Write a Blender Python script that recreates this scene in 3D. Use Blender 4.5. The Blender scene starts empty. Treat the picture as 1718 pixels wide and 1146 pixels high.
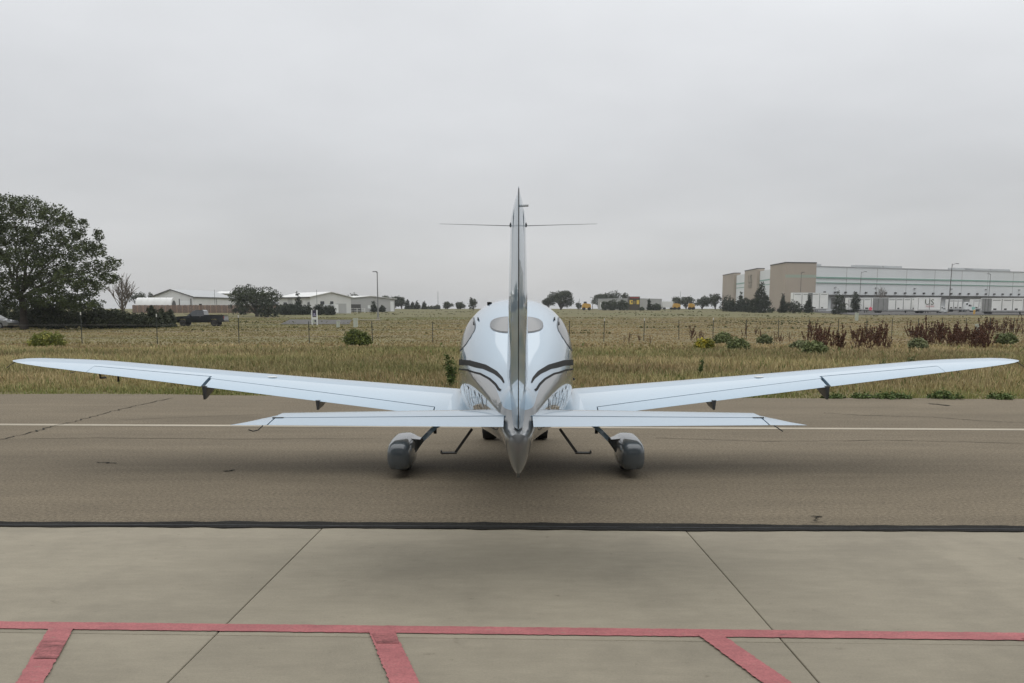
import bpy, math, random
import numpy as np
from mathutils import Vector, Matrix
R = math.radians
random.seed(7); RNG = np.random.default_rng(7)
scene = bpy.context.scene
col = scene.collection

# ------------------------------------------------------------------ camera
W, Hh, F = 1718, 1146, 1599.0
TH = R(8.0); EYE = 1.915; HOR = 518.0
PP = HOR + F*math.tan(TH)
cam = bpy.data.cameras.new('camera'); camo = bpy.data.objects.new('camera', cam); col.objects.link(camo)
camo.location = (0, 0, EYE); camo.rotation_euler = (R(90)-TH, 0, 0)
cam.sensor_width = 36; cam.lens = F/W*36; cam.shift_y = (PP-Hh/2)/W
cam.clip_start = .1; cam.clip_end = 9000
scene.camera = camo
scene.view_settings.view_transform = 'Standard'; scene.view_settings.look = 'None'
scene.view_settings.gamma = 1; scene.view_settings.use_curve_mapping = False
scene.view_settings.exposure = 0.0
# ------------------------------------------------------------------ sky (overcast deck) and sun
SUN_EL, SUN_AZ = R(78), R(10)
world = bpy.data.worlds.new('World'); scene.world = world; world.use_nodes = True
nt = world.node_tree; nt.nodes.clear()
def N(t, k, **kw):
    n = t.nodes.new(k)
    for a, v in kw.items(): setattr(n, a, v)
    return n
wo = N(nt, 'ShaderNodeOutputWorld'); bg = N(nt, 'ShaderNodeBackground'); bg.inputs[1].default_value = .1
sky = N(nt, 'ShaderNodeTexSky', sky_type='NISHITA', sun_disc=False, sun_elevation=SUN_EL, sun_rotation=SUN_AZ)
tc = N(nt, 'ShaderNodeTexCoord'); sep = N(nt, 'ShaderNodeSeparateXYZ')
nt.links.new(tc.outputs['Generated'], sep.inputs[0])
def wmath(op, a, b=None, clamp=False):
    n = N(nt, 'ShaderNodeMath', operation=op, use_clamp=clamp)
    for i, v in enumerate((a, b)):
        if v is None: continue
        if isinstance(v, (int, float)): n.inputs[i].default_value = v
        else: nt.links.new(v, n.inputs[i])
    return n.outputs[0]
zc = wmath('MAXIMUM', sep.outputs[2], 0.0)
den = wmath('ADD', zc, .22)
comb = N(nt, 'ShaderNodeCombineXYZ')
nt.links.new(wmath('DIVIDE', sep.outputs[0], den), comb.inputs[0]); nt.links.new(wmath('DIVIDE', sep.outputs[1], den), comb.inputs[1])
n1 = N(nt, 'ShaderNodeTexNoise'); n1.inputs['Scale'].default_value = .8; n1.inputs['Detail'].default_value = 7; n1.inputs['Roughness'].default_value = .5
mp = N(nt, 'ShaderNodeMapping'); mp.inputs['Location'].default_value = (1.7, .35, 0)
nt.links.new(comb.outputs[0], mp.inputs[0]); nt.links.new(mp.outputs[0], n1.inputs['Vector'])
# brightness: a gentle rise to the zenith, uneven cloud thickness
ramp = N(nt, 'ShaderNodeValToRGB')
cr = ramp.color_ramp; cr.elements[0].position = 0; cr.elements[0].color = (5.6, 5.6, 5.6, 1)
cr.elements[1].position = 1; cr.elements[1].color = (11.5, 11.8, 12.2, 1)
e = cr.elements.new(.165); e.color = (6.75, 6.85, 7.0, 1)
e = cr.elements.new(.31); e.color = (8.6, 8.75, 8.95, 1)
nt.links.new(zc, ramp.inputs[0])
var = wmath('ADD', wmath('MULTIPLY', wmath('SUBTRACT', n1.outputs[0], .5), .55), 1.0)
mul = N(nt, 'ShaderNodeVectorMath', operation='SCALE'); nt.links.new(ramp.outputs[0], mul.inputs[0]); nt.links.new(var, mul.inputs['Scale'])
mix = N(nt, 'ShaderNodeMix', data_type='RGBA'); mix.inputs[0].default_value = .94
nt.links.new(sky.outputs[0], mix.inputs[6]); nt.links.new(mul.outputs[0], mix.inputs[7])
nt.links.new(mix.outputs[2], bg.inputs[0]); nt.links.new(bg.outputs[0], wo.inputs[0])
sl = bpy.data.lights.new('sun', 'SUN'); sl.energy = 1.1; sl.angle = R(110); sl.color = (1, .97, .92)
so = bpy.data.objects.new('sun', sl); col.objects.link(so)
sd = Vector((math.sin(SUN_AZ)*math.cos(SUN_EL), math.cos(SUN_AZ)*math.cos(SUN_EL), math.sin(SUN_EL)))
so.rotation_euler = (-sd).to_track_quat('-Z', 'Y').to_euler()

# ------------------------------------------------------------------ measuring helpers (plan positions from sight lines)
def ray(px, py):
    u = (px-W/2)/F; v = (py-PP)/F
    return Vector((u, math.cos(TH)-v*math.sin(TH), -math.sin(TH)-v*math.cos(TH)))
def pt(px, py, D): r = ray(px, py); return Vector((0, 0, EYE)) + r*(D/r.y)
def gp(px, py): r = ray(px, py); return r*(-EYE/r.z) + Vector((0, 0, EYE))
def gz(D):
    t = min(1, max(0, (D-120)/330)); return 1.75*t*t*(3-2*t) - .03*max(0, 1-max(0, D-100)/20)*(1 if D < 120 else 0)
def sx(px, D): return pt(px, HOR, D).x

# ------------------------------------------------------------------ object helpers
def tag(o, label=None, cat=None, group=None, kind=None):
    if label: o['label'] = label
    if cat: o['category'] = cat
    if group: o['group'] = group
    if kind: o['kind'] = kind
    return o
LOC = {}
def empty(name, loc, label, cat, group=None, rz=0):
    o = bpy.data.objects.new(name, None); col.objects.link(o); o.location = loc; o.rotation_euler = (0, 0, rz)
    o.empty_display_size = .2
    return tag(o, label, cat, group)
class MB:
    def __init__(s): s.v = []; s.f = []
    def add(s, vs, fs):
        b = len(s.v); s.v += [tuple(p) for p in vs]; s.f += [tuple(i+b for i in f) for f in fs]; return s
    def box(s, c, d, rz=0, M=None):
        c = Vector(c); h = Vector(d)/2; m = Matrix.Rotation(rz, 3, 'Z') if M is None else M
        vs = [c + m@Vector((x*h.x, y*h.y, z*h.z)) for z in (-1, 1) for y in (-1, 1) for x in (-1, 1)]
        return s.add(vs, [(0, 2, 3, 1), (4, 5, 7, 6), (0, 1, 5, 4), (2, 6, 7, 3), (0, 4, 6, 2), (1, 3, 7, 5)])
    def bar(s, a, b, w, h, up=(0, 0, 1)):
        a = Vector(a); b = Vector(b); d = (b-a).normalized(); u = Vector(up)
        x = d.cross(u).normalized(); u = x.cross(d)
        vs = [p + x*i*w/2 + u*j*h/2 for p in (a, b) for i, j in ((-1, -1), (1, -1), (1, 1), (-1, 1))]
        return s.add(vs, [(0, 1, 2, 3), (7, 6, 5, 4)] + [(i, i+4, (i+1) % 4+4, (i+1) % 4) for i in range(4)])
    def tube(s, pts, rad, n=8, cap=True):
        pts = [Vector(p) for p in pts]; rs = rad if isinstance(rad, (list, tuple)) else [rad]*len(pts); rings = []
        for i, p in enumerate(pts):
            d = (pts[min(i+1, len(pts)-1)]-pts[max(i-1, 0)]).normalized()
            a = d.cross(Vector((0, 0, 1)) if abs(d.z) < .95 else Vector((1, 0, 0))).normalized(); b = d.cross(a)
            rings.append([p + (a*math.cos(2*math.pi*k/n) + b*math.sin(2*math.pi*k/n))*rs[i] for k in range(n)])
        return s.loft(rings, cap, cap)
    def loft(s, rings, c0=True, c1=True, closed=True):
        n = len(rings[0]); vs = [p for r in rings for p in r]; fs = []
        for i in range(len(rings)-1):
            for k in range(n if closed else n-1):
                k2 = (k+1) % n; fs.append((i*n+k, i*n+k2, (i+1)*n+k2, (i+1)*n+k))
        if c0: fs.append(tuple(range(n-1, -1, -1)))
        if c1: fs.append(tuple((len(rings)-1)*n+k for k in range(n)))
        return s.add(vs, fs)
    def build(s, name, mat, parent=None, smooth=None, origin=None, fix=True):
        me = bpy.data.meshes.new(name)
        vs = s.v
        if origin is not None: vs = [(x-origin[0], y-origin[1], z-origin[2]) for x, y, z in vs]
        me.from_pydata(vs, [], s.f); me.update()
        if fix:
            import bmesh
            bm = bmesh.new(); bm.from_mesh(me); bmesh.ops.recalc_face_normals(bm, faces=bm.faces); bm.to_mesh(me); bm.free()
        if smooth is not None:
            me.polygons.foreach_set('use_smooth', [True]*len(me.polygons)); me.set_sharp_from_angle(angle=R(smooth))
        return obj(name, me, mat, parent, origin)
def obj(name, me, mat, parent=None, origin=None):
    if mat and not me.materials: me.materials.append(mat)
    o = bpy.data.objects.new(name, me); col.objects.link(o)
    if parent:
        o.parent = parent
        if parent.type == 'EMPTY' and not parent.get('local'):
            o.matrix_parent_inverse = (Matrix.Translation(parent.location) @ parent.rotation_euler.to_matrix().to_4x4()).inverted()
    if origin is not None: o.location = origin
    return o
def local_root(name, loc, label, cat, group=None, rz=0):
    o = empty(name, loc, label, cat, group, rz); o['local'] = 1; return o
def copy_tree(o, parent=None):
    c = o.copy(); col.objects.link(c); c.parent = parent
    for ch in list(o.children): copy_tree(ch, c)
    return c

# ------------------------------------------------------------------ materials
def lin(c): return tuple(((x/255+.055)/1.055)**2.4 if x > 10 else x/255/12.92 for x in c)
def mat(name, c, rough=.6, metal=0, coat=0, var=0, scale=4, bump=0, bscale=60, spec=.5, c2=None, attr=False, trans=0, stretch=None, detail=4):
    m = bpy.data.materials.new(name); m.use_nodes = True; t = m.node_tree; b = t.nodes['Principled BSDF']
    b.inputs['Roughness'].default_value = rough; b.inputs['Metallic'].default_value = metal
    b.inputs['Coat Weight'].default_value = coat; b.inputs['Coat Roughness'].default_value = .03
    b.inputs['Specular IOR Level'].default_value = spec
    b.inputs['Base Color'].default_value = (*c, 1)
    tcn = N(t, 'ShaderNodeTexCoord'); vec = tcn.outputs['Object']
    if stretch:
        mpn = N(t, 'ShaderNodeMapping'); mpn.inputs['Scale'].default_value = stretch; t.links.new(vec, mpn.inputs[0]); vec = mpn.outputs[0]
    src = None
    if attr:
        a = N(t, 'ShaderNodeAttribute', attribute_name='Col'); src = a.outputs['Color']
    if var or c2:
        n = N(t, 'ShaderNodeTexNoise'); n.inputs['Scale'].default_value = scale; n.inputs['Detail'].default_value = detail; n.inputs['Roughness'].default_value = .6
        t.links.new(vec, n.inputs['Vector'])
        r = N(t, 'ShaderNodeValToRGB'); r.color_ramp.elements[0].position = .3; r.color_ramp.elements[1].position = .7
        a0 = [x*(1-var) for x in c]; a1 = [x*(1+var) for x in c] if c2 is None else list(c2)
        r.color_ramp.elements[0].color = (*a0, 1); r.color_ramp.elements[1].color = (*a1, 1)
        t.links.new(n.outputs[0], r.inputs[0])
        if src is None: src = r.outputs[0]
        else:
            mx = N(t, 'ShaderNodeMix', data_type='RGBA', blend_type='MULTIPLY'); mx.inputs[0].default_value = 1
            t.links.new(src, mx.inputs[6]); t.links.new(r.outputs[0], mx.inputs[7]); src = mx.outputs[2]
    if src is not None: t.links.new(src, b.inputs['Base Color'])
    if bump:
        n2 = N(t, 'ShaderNodeTexNoise'); n2.inputs['Scale'].default_value = bscale; n2.inputs['Detail'].default_value = 3
        t.links.new(tcn.outputs['Object'], n2.inputs['Vector'])
        bp = N(t, 'ShaderNodeBump'); bp.inputs['Strength'].default_value = bump; bp.inputs['Distance'].default_value = .02
        t.links.new(n2.outputs[0], bp.inputs['Height']); t.links.new(bp.outputs[0], b.inputs['Normal'])
    return m
def layered(name, base, layers, rough=.85, bump=.3, bscale=90, spec=.3):
    """base colour with multiplied noise layers: (scale, lo, hi, pos0, pos1, stretch)"""
    m = bpy.data.materials.new(name); m.use_nodes = True; t = m.node_tree; b = t.nodes['Principled BSDF']
    b.inputs['Roughness'].default_value = rough; b.inputs['Specular IOR Level'].default_value = spec
    tcn = N(t, 'ShaderNodeTexCoord'); src = None
    rgb = N(t, 'ShaderNodeRGB'); rgb.outputs[0].default_value = (*base, 1); src = rgb.outputs[0]
    for sc, lo, hi, p0, p1, st in layers:
        mpn = N(t, 'ShaderNodeMapping'); mpn.inputs['Scale'].default_value = st; t.links.new(tcn.outputs['Object'], mpn.inputs[0])
        n = N(t, 'ShaderNodeTexNoise'); n.inputs['Scale'].default_value = sc; n.inputs['Detail'].default_value = 6; n.inputs['Roughness'].default_value = .65
        t.links.new(mpn.outputs[0], n.inputs['Vector'])
        r = N(t, 'ShaderNodeValToRGB'); r.color_ramp.elements[0].position = p0; r.color_ramp.elements[1].position = p1
        r.color_ramp.elements[0].color = (*lo, 1); r.color_ramp.elements[1].color = (*hi, 1); t.links.new(n.outputs[0], r.inputs[0])
        mx = N(t, 'ShaderNodeMix', data_type='RGBA', blend_type='MULTIPLY'); mx.inputs[0].default_value = 1
        t.links.new(src, mx.inputs[6]); t.links.new(r.outputs[0], mx.inputs[7]); src = mx.outputs[2]
    t.links.new(src, b.inputs['Base Color'])
    n2 = N(t, 'ShaderNodeTexNoise'); n2.inputs['Scale'].default_value = bscale; n2.inputs['Detail'].default_value = 4
    t.links.new(tcn.outputs['Object'], n2.inputs['Vector'])
    bp = N(t, 'ShaderNodeBump'); bp.inputs['Strength'].default_value = bump; bp.inputs['Distance'].default_value = .01
    t.links.new(n2.outputs[0], bp.inputs['Height']); t.links.new(bp.outputs[0], b.inputs['Normal'])
    return m
g = lambda x: (x, x, x)
M = {}
M['paint'] = mat('pale_silver_blue_gloss_paint', (.245, .36, .46), .36, metal=.2, coat=1, var=.015, scale=1.5)
M['stripe'] = mat('dark_stripe_paint', (.016, .016, .015), .55, coat=0, spec=.06)
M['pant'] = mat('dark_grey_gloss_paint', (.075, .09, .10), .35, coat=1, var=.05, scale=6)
M['regmark'] = mat('registration_paint', (.05, .07, .09), .3, coat=1)
M['window'] = mat('tinted_window', (.07, .075, .075), .12, coat=0, spec=.5)
M['winframe'] = mat('window_seal', (.16, .17, .18), .6)
M['black'] = mat('black_rubber', (.018, .018, .018), .75, bump=.2)
M['bmetal'] = mat('dark_metal', (.04, .038, .035), .5, metal=.3)
M['steel'] = mat('bare_steel', (.45, .45, .44), .3, metal=1)
M['fairing'] = mat('hinge_fairing_paint', (.055, .06, .065), .45, coat=.3)
M['gap'] = mat('gap_shade_and_tar', (.02, .022, .025), .8)  # near-black: stands in for shade in hinge gaps, also colours the tar bead
M['concrete'] = layered('apron_concrete', (.305, .271, .204), [
    (11, (.66, .64, .6), g(1), .255, .285, (1, 1, 1)), (.8, g(.87), g(1), .36, .5, (1, .6, 1)), (1.7, g(1), g(1.07), .62, .72, (.25, 2, 1)), 
    (.35, g(.86), g(1.07), .3, .7, (1, 1, 1)), (2.2, g(.9), g(1.06), .3, .7, (.45, 1.3, 1)), (9, g(.93), g(1.05), .3, .7, (.5, 1.4, 1)),
    (70, g(.9), g(1.07), .3, .7, (1, 1, 1)), (5.5, (.72, .7, .68), g(1), .27, .36, (1, 1, 1))], rough=.8, bump=.25, bscale=140)
M['joint'] = mat('joint_sealant', (.10, .09, .07), .9, var=.4, scale=6)
M['asphalt'] = layered('taxiway_asphalt', (.184, .151, .104), [
    (9, (.6, .58, .55), g(1), .25, .28, (1, 1, 1)), (6, g(1), (1.5, 1.45, 1.4), .74, .78, (1, 1, 1)), (.35, g(.9), g(1), .38, .5, (.25, 1, 1)), 
    (.12, g(.9), g(1.08), .3, .7, (1, 1, 1)), (.55, g(.80), g(1.08), .3, .7, (.10, 1.3, 1)), (3, g(.93), g(1.05), .35, .65, (.3, 1, 1)),
    (30, g(.62), g(1.36), .34, .66, (1, 1, 1)), (95, g(.6), g(1.45), .35, .7, (1, 1, 1)), (1.3, (.8, .78, .76), g(1), .26, .34, (.5, 1, 1))], rough=.92, bump=.5, bscale=110, spec=.25)
M['tar'] = layered('crack_sealant_tar', (.02, .019, .017), [(3, g(.6), g(1.5), .3, .7, (.3, 2, 1)), (40, g(.8), g(1.5), .4, .75, (1, 1, 1))], rough=.85, bump=.8, bscale=40, spec=.08)
M['red'] = layered('faded_red_paint', (.40, .135, .138), [
    (1.1, (.84, .84, .84), g(1.08), .3, .7, (1, 1, 1)), (9, g(.86), (1.1, 1.12, 1.1), .35, .65, (.4, 1, 1)), (75, g(.78), g(1.12), .3, .6, (1, 1, 1)),
    (16, (.62, .85, .8), g(1), .28, .36, (.4, 1, 1))], rough=.75, bump=.25, bscale=140)
M['smudge'] = layered('tyre_mark_on_red_paint', (.24, .085, .085), [(16, g(.6), g(1.5), .3, .7, (.4, 1.4, 1)), (60, g(.7), g(1.5), .3, .7, (1, 1, 1))], rough=.8)
M['cream'] = layered('faded_cream_line_paint', (.43, .38, .295), [(2, g(.8), g(1.08), .3, .7, (.3, 1, 1)), (60, g(.8), g(1.1), .3, .7, (1, 1, 1))], rough=.8)
M['soil'] = layered('field_soil_and_turf', (.17, .138, .064), [
    (.03, (.85, 1.0, .85), (1.12, .98, 1.0), .35, .65, (.5, 1.6, 1)), (.25, g(.75), g(1.2), .3, .7, (.4, 1.6, 1)), (1.6, g(.72), g(1.25), .3, .7, (.5, 1.2, 1)), (8, g(.75), g(1.2), .3, .7, (1, 1, 1))], rough=.95, bump=.6, bscale=6)
def cover():
    t = M['soil'].node_tree; b = t.nodes['Principled BSDF']; src = b.inputs['Base Color'].links[0].from_socket
    tcn = N(t, 'ShaderNodeTexCoord'); sp_ = N(t, 'ShaderNodeSeparateXYZ'); t.links.new(tcn.outputs['Object'], sp_.inputs[0])
    mpn = N(t, 'ShaderNodeMapping'); mpn.inputs['Scale'].default_value = (.012, .03, 1); t.links.new(tcn.outputs['Object'], mpn.inputs[0])
    n = N(t, 'ShaderNodeTexNoise'); n.inputs['Scale'].default_value = 1; n.inputs['Detail'].default_value = 4; t.links.new(mpn.outputs[0], n.inputs['Vector'])
    a = N(t, 'ShaderNodeMath', operation='MULTIPLY_ADD'); a.inputs[1].default_value = 120; t.links.new(n.outputs[0], a.inputs[0]); t.links.new(sp_.outputs[1], a.inputs[2])
    xa = N(t, 'ShaderNodeMath', operation='MULTIPLY_ADD'); xa.inputs[1].default_value = -.6; t.links.new(sp_.outputs[0], xa.inputs[0]); t.links.new(a.outputs[0], xa.inputs[2])
    mr = N(t, 'ShaderNodeMapRange'); mr.inputs[1].default_value = 180; mr.inputs[2].default_value = 260; t.links.new(xa.outputs[0], mr.inputs[0])
    mx = N(t, 'ShaderNodeMix', data_type='RGBA', blend_type='MULTIPLY'); mx.inputs[7].default_value = (.78, .87, .80, 1); t.links.new(mr.outputs[0], mx.inputs[0]); t.links.new(src, mx.inputs[6]); t.links.new(mx.outputs[2], b.inputs['Base Color'])
cover()
def slab_tone():
    t = M['concrete'].node_tree; b = t.nodes['Principled BSDF']; src = b.inputs['Base Color'].links[0].from_socket
    oi = N(t, 'ShaderNodeObjectInfo'); mr = N(t, 'ShaderNodeMapRange'); mr.inputs[3].default_value = .93; mr.inputs[4].default_value = 1.06; t.links.new(oi.outputs['Random'], mr.inputs[0])
    sc = N(t, 'ShaderNodeVectorMath', operation='SCALE'); t.links.new(src, sc.inputs[0]); t.links.new(mr.outputs[0], sc.inputs['Scale']); t.links.new(sc.outputs[0], b.inputs['Base Color'])
slab_tone()
def worn(m, under, pos=.40, soft=.05, scale=26):
    """paint worn through to the concrete in specks and scuffs"""
    t = m.node_tree; b = t.nodes['Principled BSDF']; src = b.inputs['Base Color'].links[0].from_socket
    tcn = N(t, 'ShaderNodeTexCoord'); mpn = N(t, 'ShaderNodeMapping'); mpn.inputs['Scale'].default_value = (.5, 1.2, 1); t.links.new(tcn.outputs['Object'], mpn.inputs[0])
    n = N(t, 'ShaderNodeTexNoise'); n.inputs['Scale'].default_value = scale; n.inputs['Detail'].default_value = 8; n.inputs['Roughness'].default_value = .75; t.links.new(mpn.outputs[0], n.inputs['Vector'])
    r = N(t, 'ShaderNodeMapRange'); r.inputs[1].default_value = pos-soft; r.inputs[2].default_value = pos+soft; t.links.new(n.outputs[0], r.inputs[0])
    mx = N(t, 'ShaderNodeMix', data_type='RGBA'); mx.inputs[6].default_value = (*under, 1); t.links.new(r.outputs[0], mx.inputs[0]); t.links.new(src, mx.inputs[7]); t.links.new(mx.outputs[2], b.inputs['Base Color'])
worn(M['red'], (.27, .22, .17), .36, .05, 22); worn(M['cream'], (.19, .155, .11), .38, .06, 12)
M['road'] = layered('grey_road', (.13, .126, .12), [(.2, g(.85), g(1.1), .3, .7, (1, 1, 1))], rough=1, spec=.02)
M['gravel'] = layered('pale_gravel', (.33, .30, .25), [(.3, g(.85), g(1.1), .3, .7, (1, 1, 1))], rough=.95)
M['grass'] = mat('grass_blades', g(1), .75, attr=True, spec=.2)
M['leaf'] = mat('leaves', g(1), .7, attr=True, spec=.25)
M['bark'] = mat('bark', (.055, .045, .035), .9, var=.35, scale=3, bump=.5, bscale=8)
M['deadbark'] = mat('grey_dead_wood', (.15, .13, .11), .9, var=.3)
M['white'] = mat('white_painted_metal', (.72, .73, .72), .45, var=.04, scale=.6)
M['bwall'] = mat('white_sheet_metal_wall', (.62, .62, .60), .55, var=.06, scale=.3, stretch=(1, 1, .1))
M['gwall'] = mat('grey_metal_wall', (.40, .40, .39), .55, var=.06, scale=.3)
M['wwall'] = mat('white_tilt_up_panel', (.66, .68, .68), .7, var=.04, scale=.12, stretch=(1, 1, .2))
M['tan'] = mat('tan_tilt_up_panel', (.37, .315, .255), .75, var=.05, scale=.12)
M['green'] = mat('green_band_paint', (.20, .34, .28), .6)
M['roofg'] = mat('grey_metal_roof', (.36, .37, .37), .5, var=.05, scale=.2)
M['roofw'] = mat('white_metal_roof', (.66, .66, .64), .5, var=.05, scale=.2)
M['hangar'] = mat('grey_hangar_sheeting', (.14, .145, .15), .6, var=.08, scale=.5)
M['trim'] = mat('dark_trim', (.06, .06, .055), .6)
M['dglass'] = mat('dark_glass', (.03, .035, .04), .08, spec=.7)
M['wood'] = mat('weathered_brown_boards', (.17, .115, .085), .85, var=.25, scale=1.2, stretch=(2, 2, .2))
M['wood2'] = mat('reddish_boards', (.27, .17, .12), .85, var=.2, scale=1.2)
M['truck'] = mat('black_truck_paint', (.012, .015, .018), .3, coat=1)
M['chrome'] = mat('brushed_bright_metal', (.6, .6, .6), .3, metal=1)
M['silver'] = mat('silver_car_paint', (.26, .27, .28), .35, metal=.6, coat=1)
M['lampred'] = mat('red_lamp_lens', (.35, .02, .02), .3)
M['post'] = mat('dark_green_post_paint', (.035, .04, .032), .7, var=.3, scale=8)
M['pale'] = mat('pale_post_tip', (.55, .55, .52), .6)
M['wire'] = mat('galvanised_wire', (.25, .24, .22), .5, metal=.6)
M['purple'] = mat('dark_purple_panel', (.025, .02, .05), .5)
M['lilac'] = mat('lilac_print', (.45, .42, .6), .6)
M['util'] = mat('pale_green_grey_cabinet', (.42, .45, .38), .6, var=.08, scale=2)
M['yellow'] = mat('machinery_yellow', (.55, .32, .06), .5)
M['brownpanel'] = mat('dark_brown_panel', (.055, .042, .03), .6)
M['gold'] = mat('gold_sign_print', (.70, .50, .08), .5)
M['trailer'] = mat('trailer_white_panel', (.78, .78, .75), .5, var=.07, scale=.5)
M['trailgrey'] = mat('trailer_grey_panel', (.24, .24, .23), .6, var=.15, scale=1)
M['olive'] = mat('dark_olive_lettering', (.08, .085, .05), .5)
M['redlet'] = mat('red_lettering', (.45, .05, .05), .5)
M['teal'] = mat('teal_paint', (.25, .52, .46), .5)
M['pink'] = mat('signal_pink', (.75, .12, .18), .5)
M['polegrey'] = mat('bronze_lamp_pole', (.10, .095, .09), .5, metal=.2)
M['galv'] = mat('galvanised_pole', (.22, .225, .225), .5, metal=.3)
M['dock'] = mat('rust_brown_seed_heads', g(1), .85, attr=True, spec=.15)

# ------------------------------------------------------------------ numpy mesh with vertex colours
def np_mesh(name, V, Fc, C, matl):
    """V (n,3); Fc (m,k) faces; C (n,3) linear colours"""
    me = bpy.data.meshes.new(name); k = Fc.shape[1]
    me.vertices.add(len(V)); me.vertices.foreach_set('co', V.astype(np.float32).ravel())
    me.loops.add(Fc.size); me.loops.foreach_set('vertex_index', Fc.astype(np.int32).ravel())
    me.polygons.add(len(Fc)); me.polygons.foreach_set('loop_start', np.arange(0, Fc.size, k, dtype=np.int32))
    me.update(calc_edges=True)
    a = me.color_attributes.new('Col', 'FLOAT_COLOR', 'POINT')
    a.data.foreach_set('color', np.concatenate([C, np.ones((len(C), 1))], 1).astype(np.float32).ravel())
    me.materials.append(matl); return me
def vnoise(x, y, s, seed=0):
    x = np.asarray(x)*s; y = np.asarray(y)*s
    xi = np.floor(x).astype(int); yi = np.floor(y).astype(int); xf = x-xi; yf = y-yi
    h = lambda a, b: (np.sin(a*127.1+b*311.7+seed*74.7)*43758.5453) % 1
    u = xf*xf*(3-2*xf); v = yf*yf*(3-2*yf)
    return (h(xi, yi)*(1-u)+h(xi+1, yi)*u)*(1-v)+(h(xi, yi+1)*(1-u)+h(xi+1, yi+1)*u)*v

# ================================================================== GROUND
def edge_y(px_l, py_l, px_r, py_r):     # ground line through two sight points -> (slope, intercept): y = a x + b
    p, q = gp(px_l, py_l), gp(px_r, py_r); a = (q.y-p.y)/(q.x-p.x); return a, p.y-a*p.x
GE = edge_y(0, 661, 1718, 669)      # grass edge
CE = edge_y(0, 712.5, 1718, 721)    # painted centre line
TE = edge_y(0, 879.5, 1718, 888.5)  # tar strip centre
RE = edge_y(0, 1049.5, 1718, 1069)  # red line
JE = edge_y(0, 1061, 1718, 1083)    # cross joint
yl = lambda L, x: L[0]*x + L[1]

# terrain sheet
xs = np.concatenate([np.linspace(-2600, -160, 14), np.linspace(-150, 150, 61), np.linspace(160, 2600, 14)])
ys = np.concatenate([np.linspace(-250, 10, 10), np.linspace(15, 150, 55), np.linspace(160, 700, 55), np.linspace(760, 4200, 16)])
def terr(x, y):
    r = -.03 if y < 100 else gz(y)
    if y > 60: r += (vnoise(np.array(x), np.array(y), .02, 3)-.5)*.25*min(1, (y-60)/60)
    return float(r)
V = [(x, y, terr(x, y)) for y in ys for x in xs]
nx = len(xs); Fq = [(j*nx+i, j*nx+i+1, (j+1)*nx+i+1, (j+1)*nx+i) for j in range(len(ys)-1) for i in range(nx-1)]
mb = MB(); mb.add(V, Fq); o = mb.build('ground', M['soil'], smooth=60); tag(o, 'dry grass field reaching to the horizon', None, kind='structure')

# asphalt taxiway: wavy field edge
mb = MB(); top = []; bot = []
for i in range(241):
    x = -90+i*.75; top.append((x, yl(GE, x)+(.35*(vnoise(np.array(x), np.array(0.), .5, 5)-.5)+.18*(vnoise(np.array(x), np.array(3.), 2.1, 6)-.5)), 0)); bot.append((x, yl(TE, x)-.02, 0))
mb.loft([[(*p[:2], -.05) for p in bot], bot, top, [(*p[:2], -.05) for p in top]], False, False, closed=False)
taxi = mb.build('taxiway', M['asphalt'], fix=True); tag(taxi, 'grey brown asphalt taxiway under the airplane', None, kind='structure')
if taxi.data.polygons[240].normal.z < 0: taxi.data.flip_normals()
def ribbon(pts, w, z=.004, n=None):
    """thin sheet along pts with width list"""
    mb = MB(); L = []; Rr = []
    for i, p in enumerate(pts):
        a = Vector(pts[max(0, i-1)]); b = Vector(pts[min(len(pts)-1, i+1)]); d = (b-a); d.z = 0; d.normalize(); nrm = Vector((-d.y, d.x, 0))
        ww = w[i] if isinstance(w, (list, tuple)) else w
        L.append((p[0]+nrm.x*ww/2, p[1]+nrm.y*ww/2, z)); Rr.append((p[0]-nrm.x*ww/2, p[1]-nrm.y*ww/2, z))
    mb.loft([Rr, L], False, False, closed=False); return mb
def up(o):
    if sum(p.normal.z for p in o.data.polygons) < 0: o.data.flip_normals()
    return o
# painted centre line (slight jog where a crack crosses)
pts = [(x, yl(CE, x)+.03*(vnoise(np.array(x), np.array(0.), .3, 8)-.5), 0) for x in np.linspace(-80, 80, 200)]
up(ribbon(pts, [.2+.03*random.random() for _ in pts]).build('taxi_line', M['cream'], taxi))
# cracks in the asphalt (thin dark sealed lines)
def crack(pp, w=.03, seed=0):
    rr = random.Random(seed); P = [gp(*p) for p in pp]; out = []
    for a, b in zip(P[:-1], P[1:]):
        for k in range(9):
            q = a.lerp(b, k/9); out.append((q.x+rr.uniform(-.05, .05), q.y+rr.uniform(-.03, .03), 0))
    out.append(tuple(P[-1])); return up(ribbon(out, [w*rr.uniform(.4, 1.3) for _ in out], z=.006).build('crack', M['tar'], taxi))
crack([(0, 738), (60, 724), (103, 712), (135, 705), (190, 690), (235, 679), (290, 668)], .03, 1)
crack([(1380, 693), (1440, 697), (1560, 700), (1640, 706), (1718, 710)], .025, 2)
crack([(1560, 677.5), (1575, 679), (1592, 681)], .09, 3)
crack([(168, 776), (192, 778)], .035, 4); crack([(374, 792), (394, 789)], .035, 5)
crack([(200, 705), (480, 694), (720, 690)], .015, 6); crack([(0, 737), (180, 735), (420, 737), (640, 736)], .018, 7)
crack([(1366, 878), (1374, 872), (1372, 867), (1366, 868)], .012, 8)
crack([(1100, 735), (1300, 741), (1500, 739), (1718, 744)], .018, 9)
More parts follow.
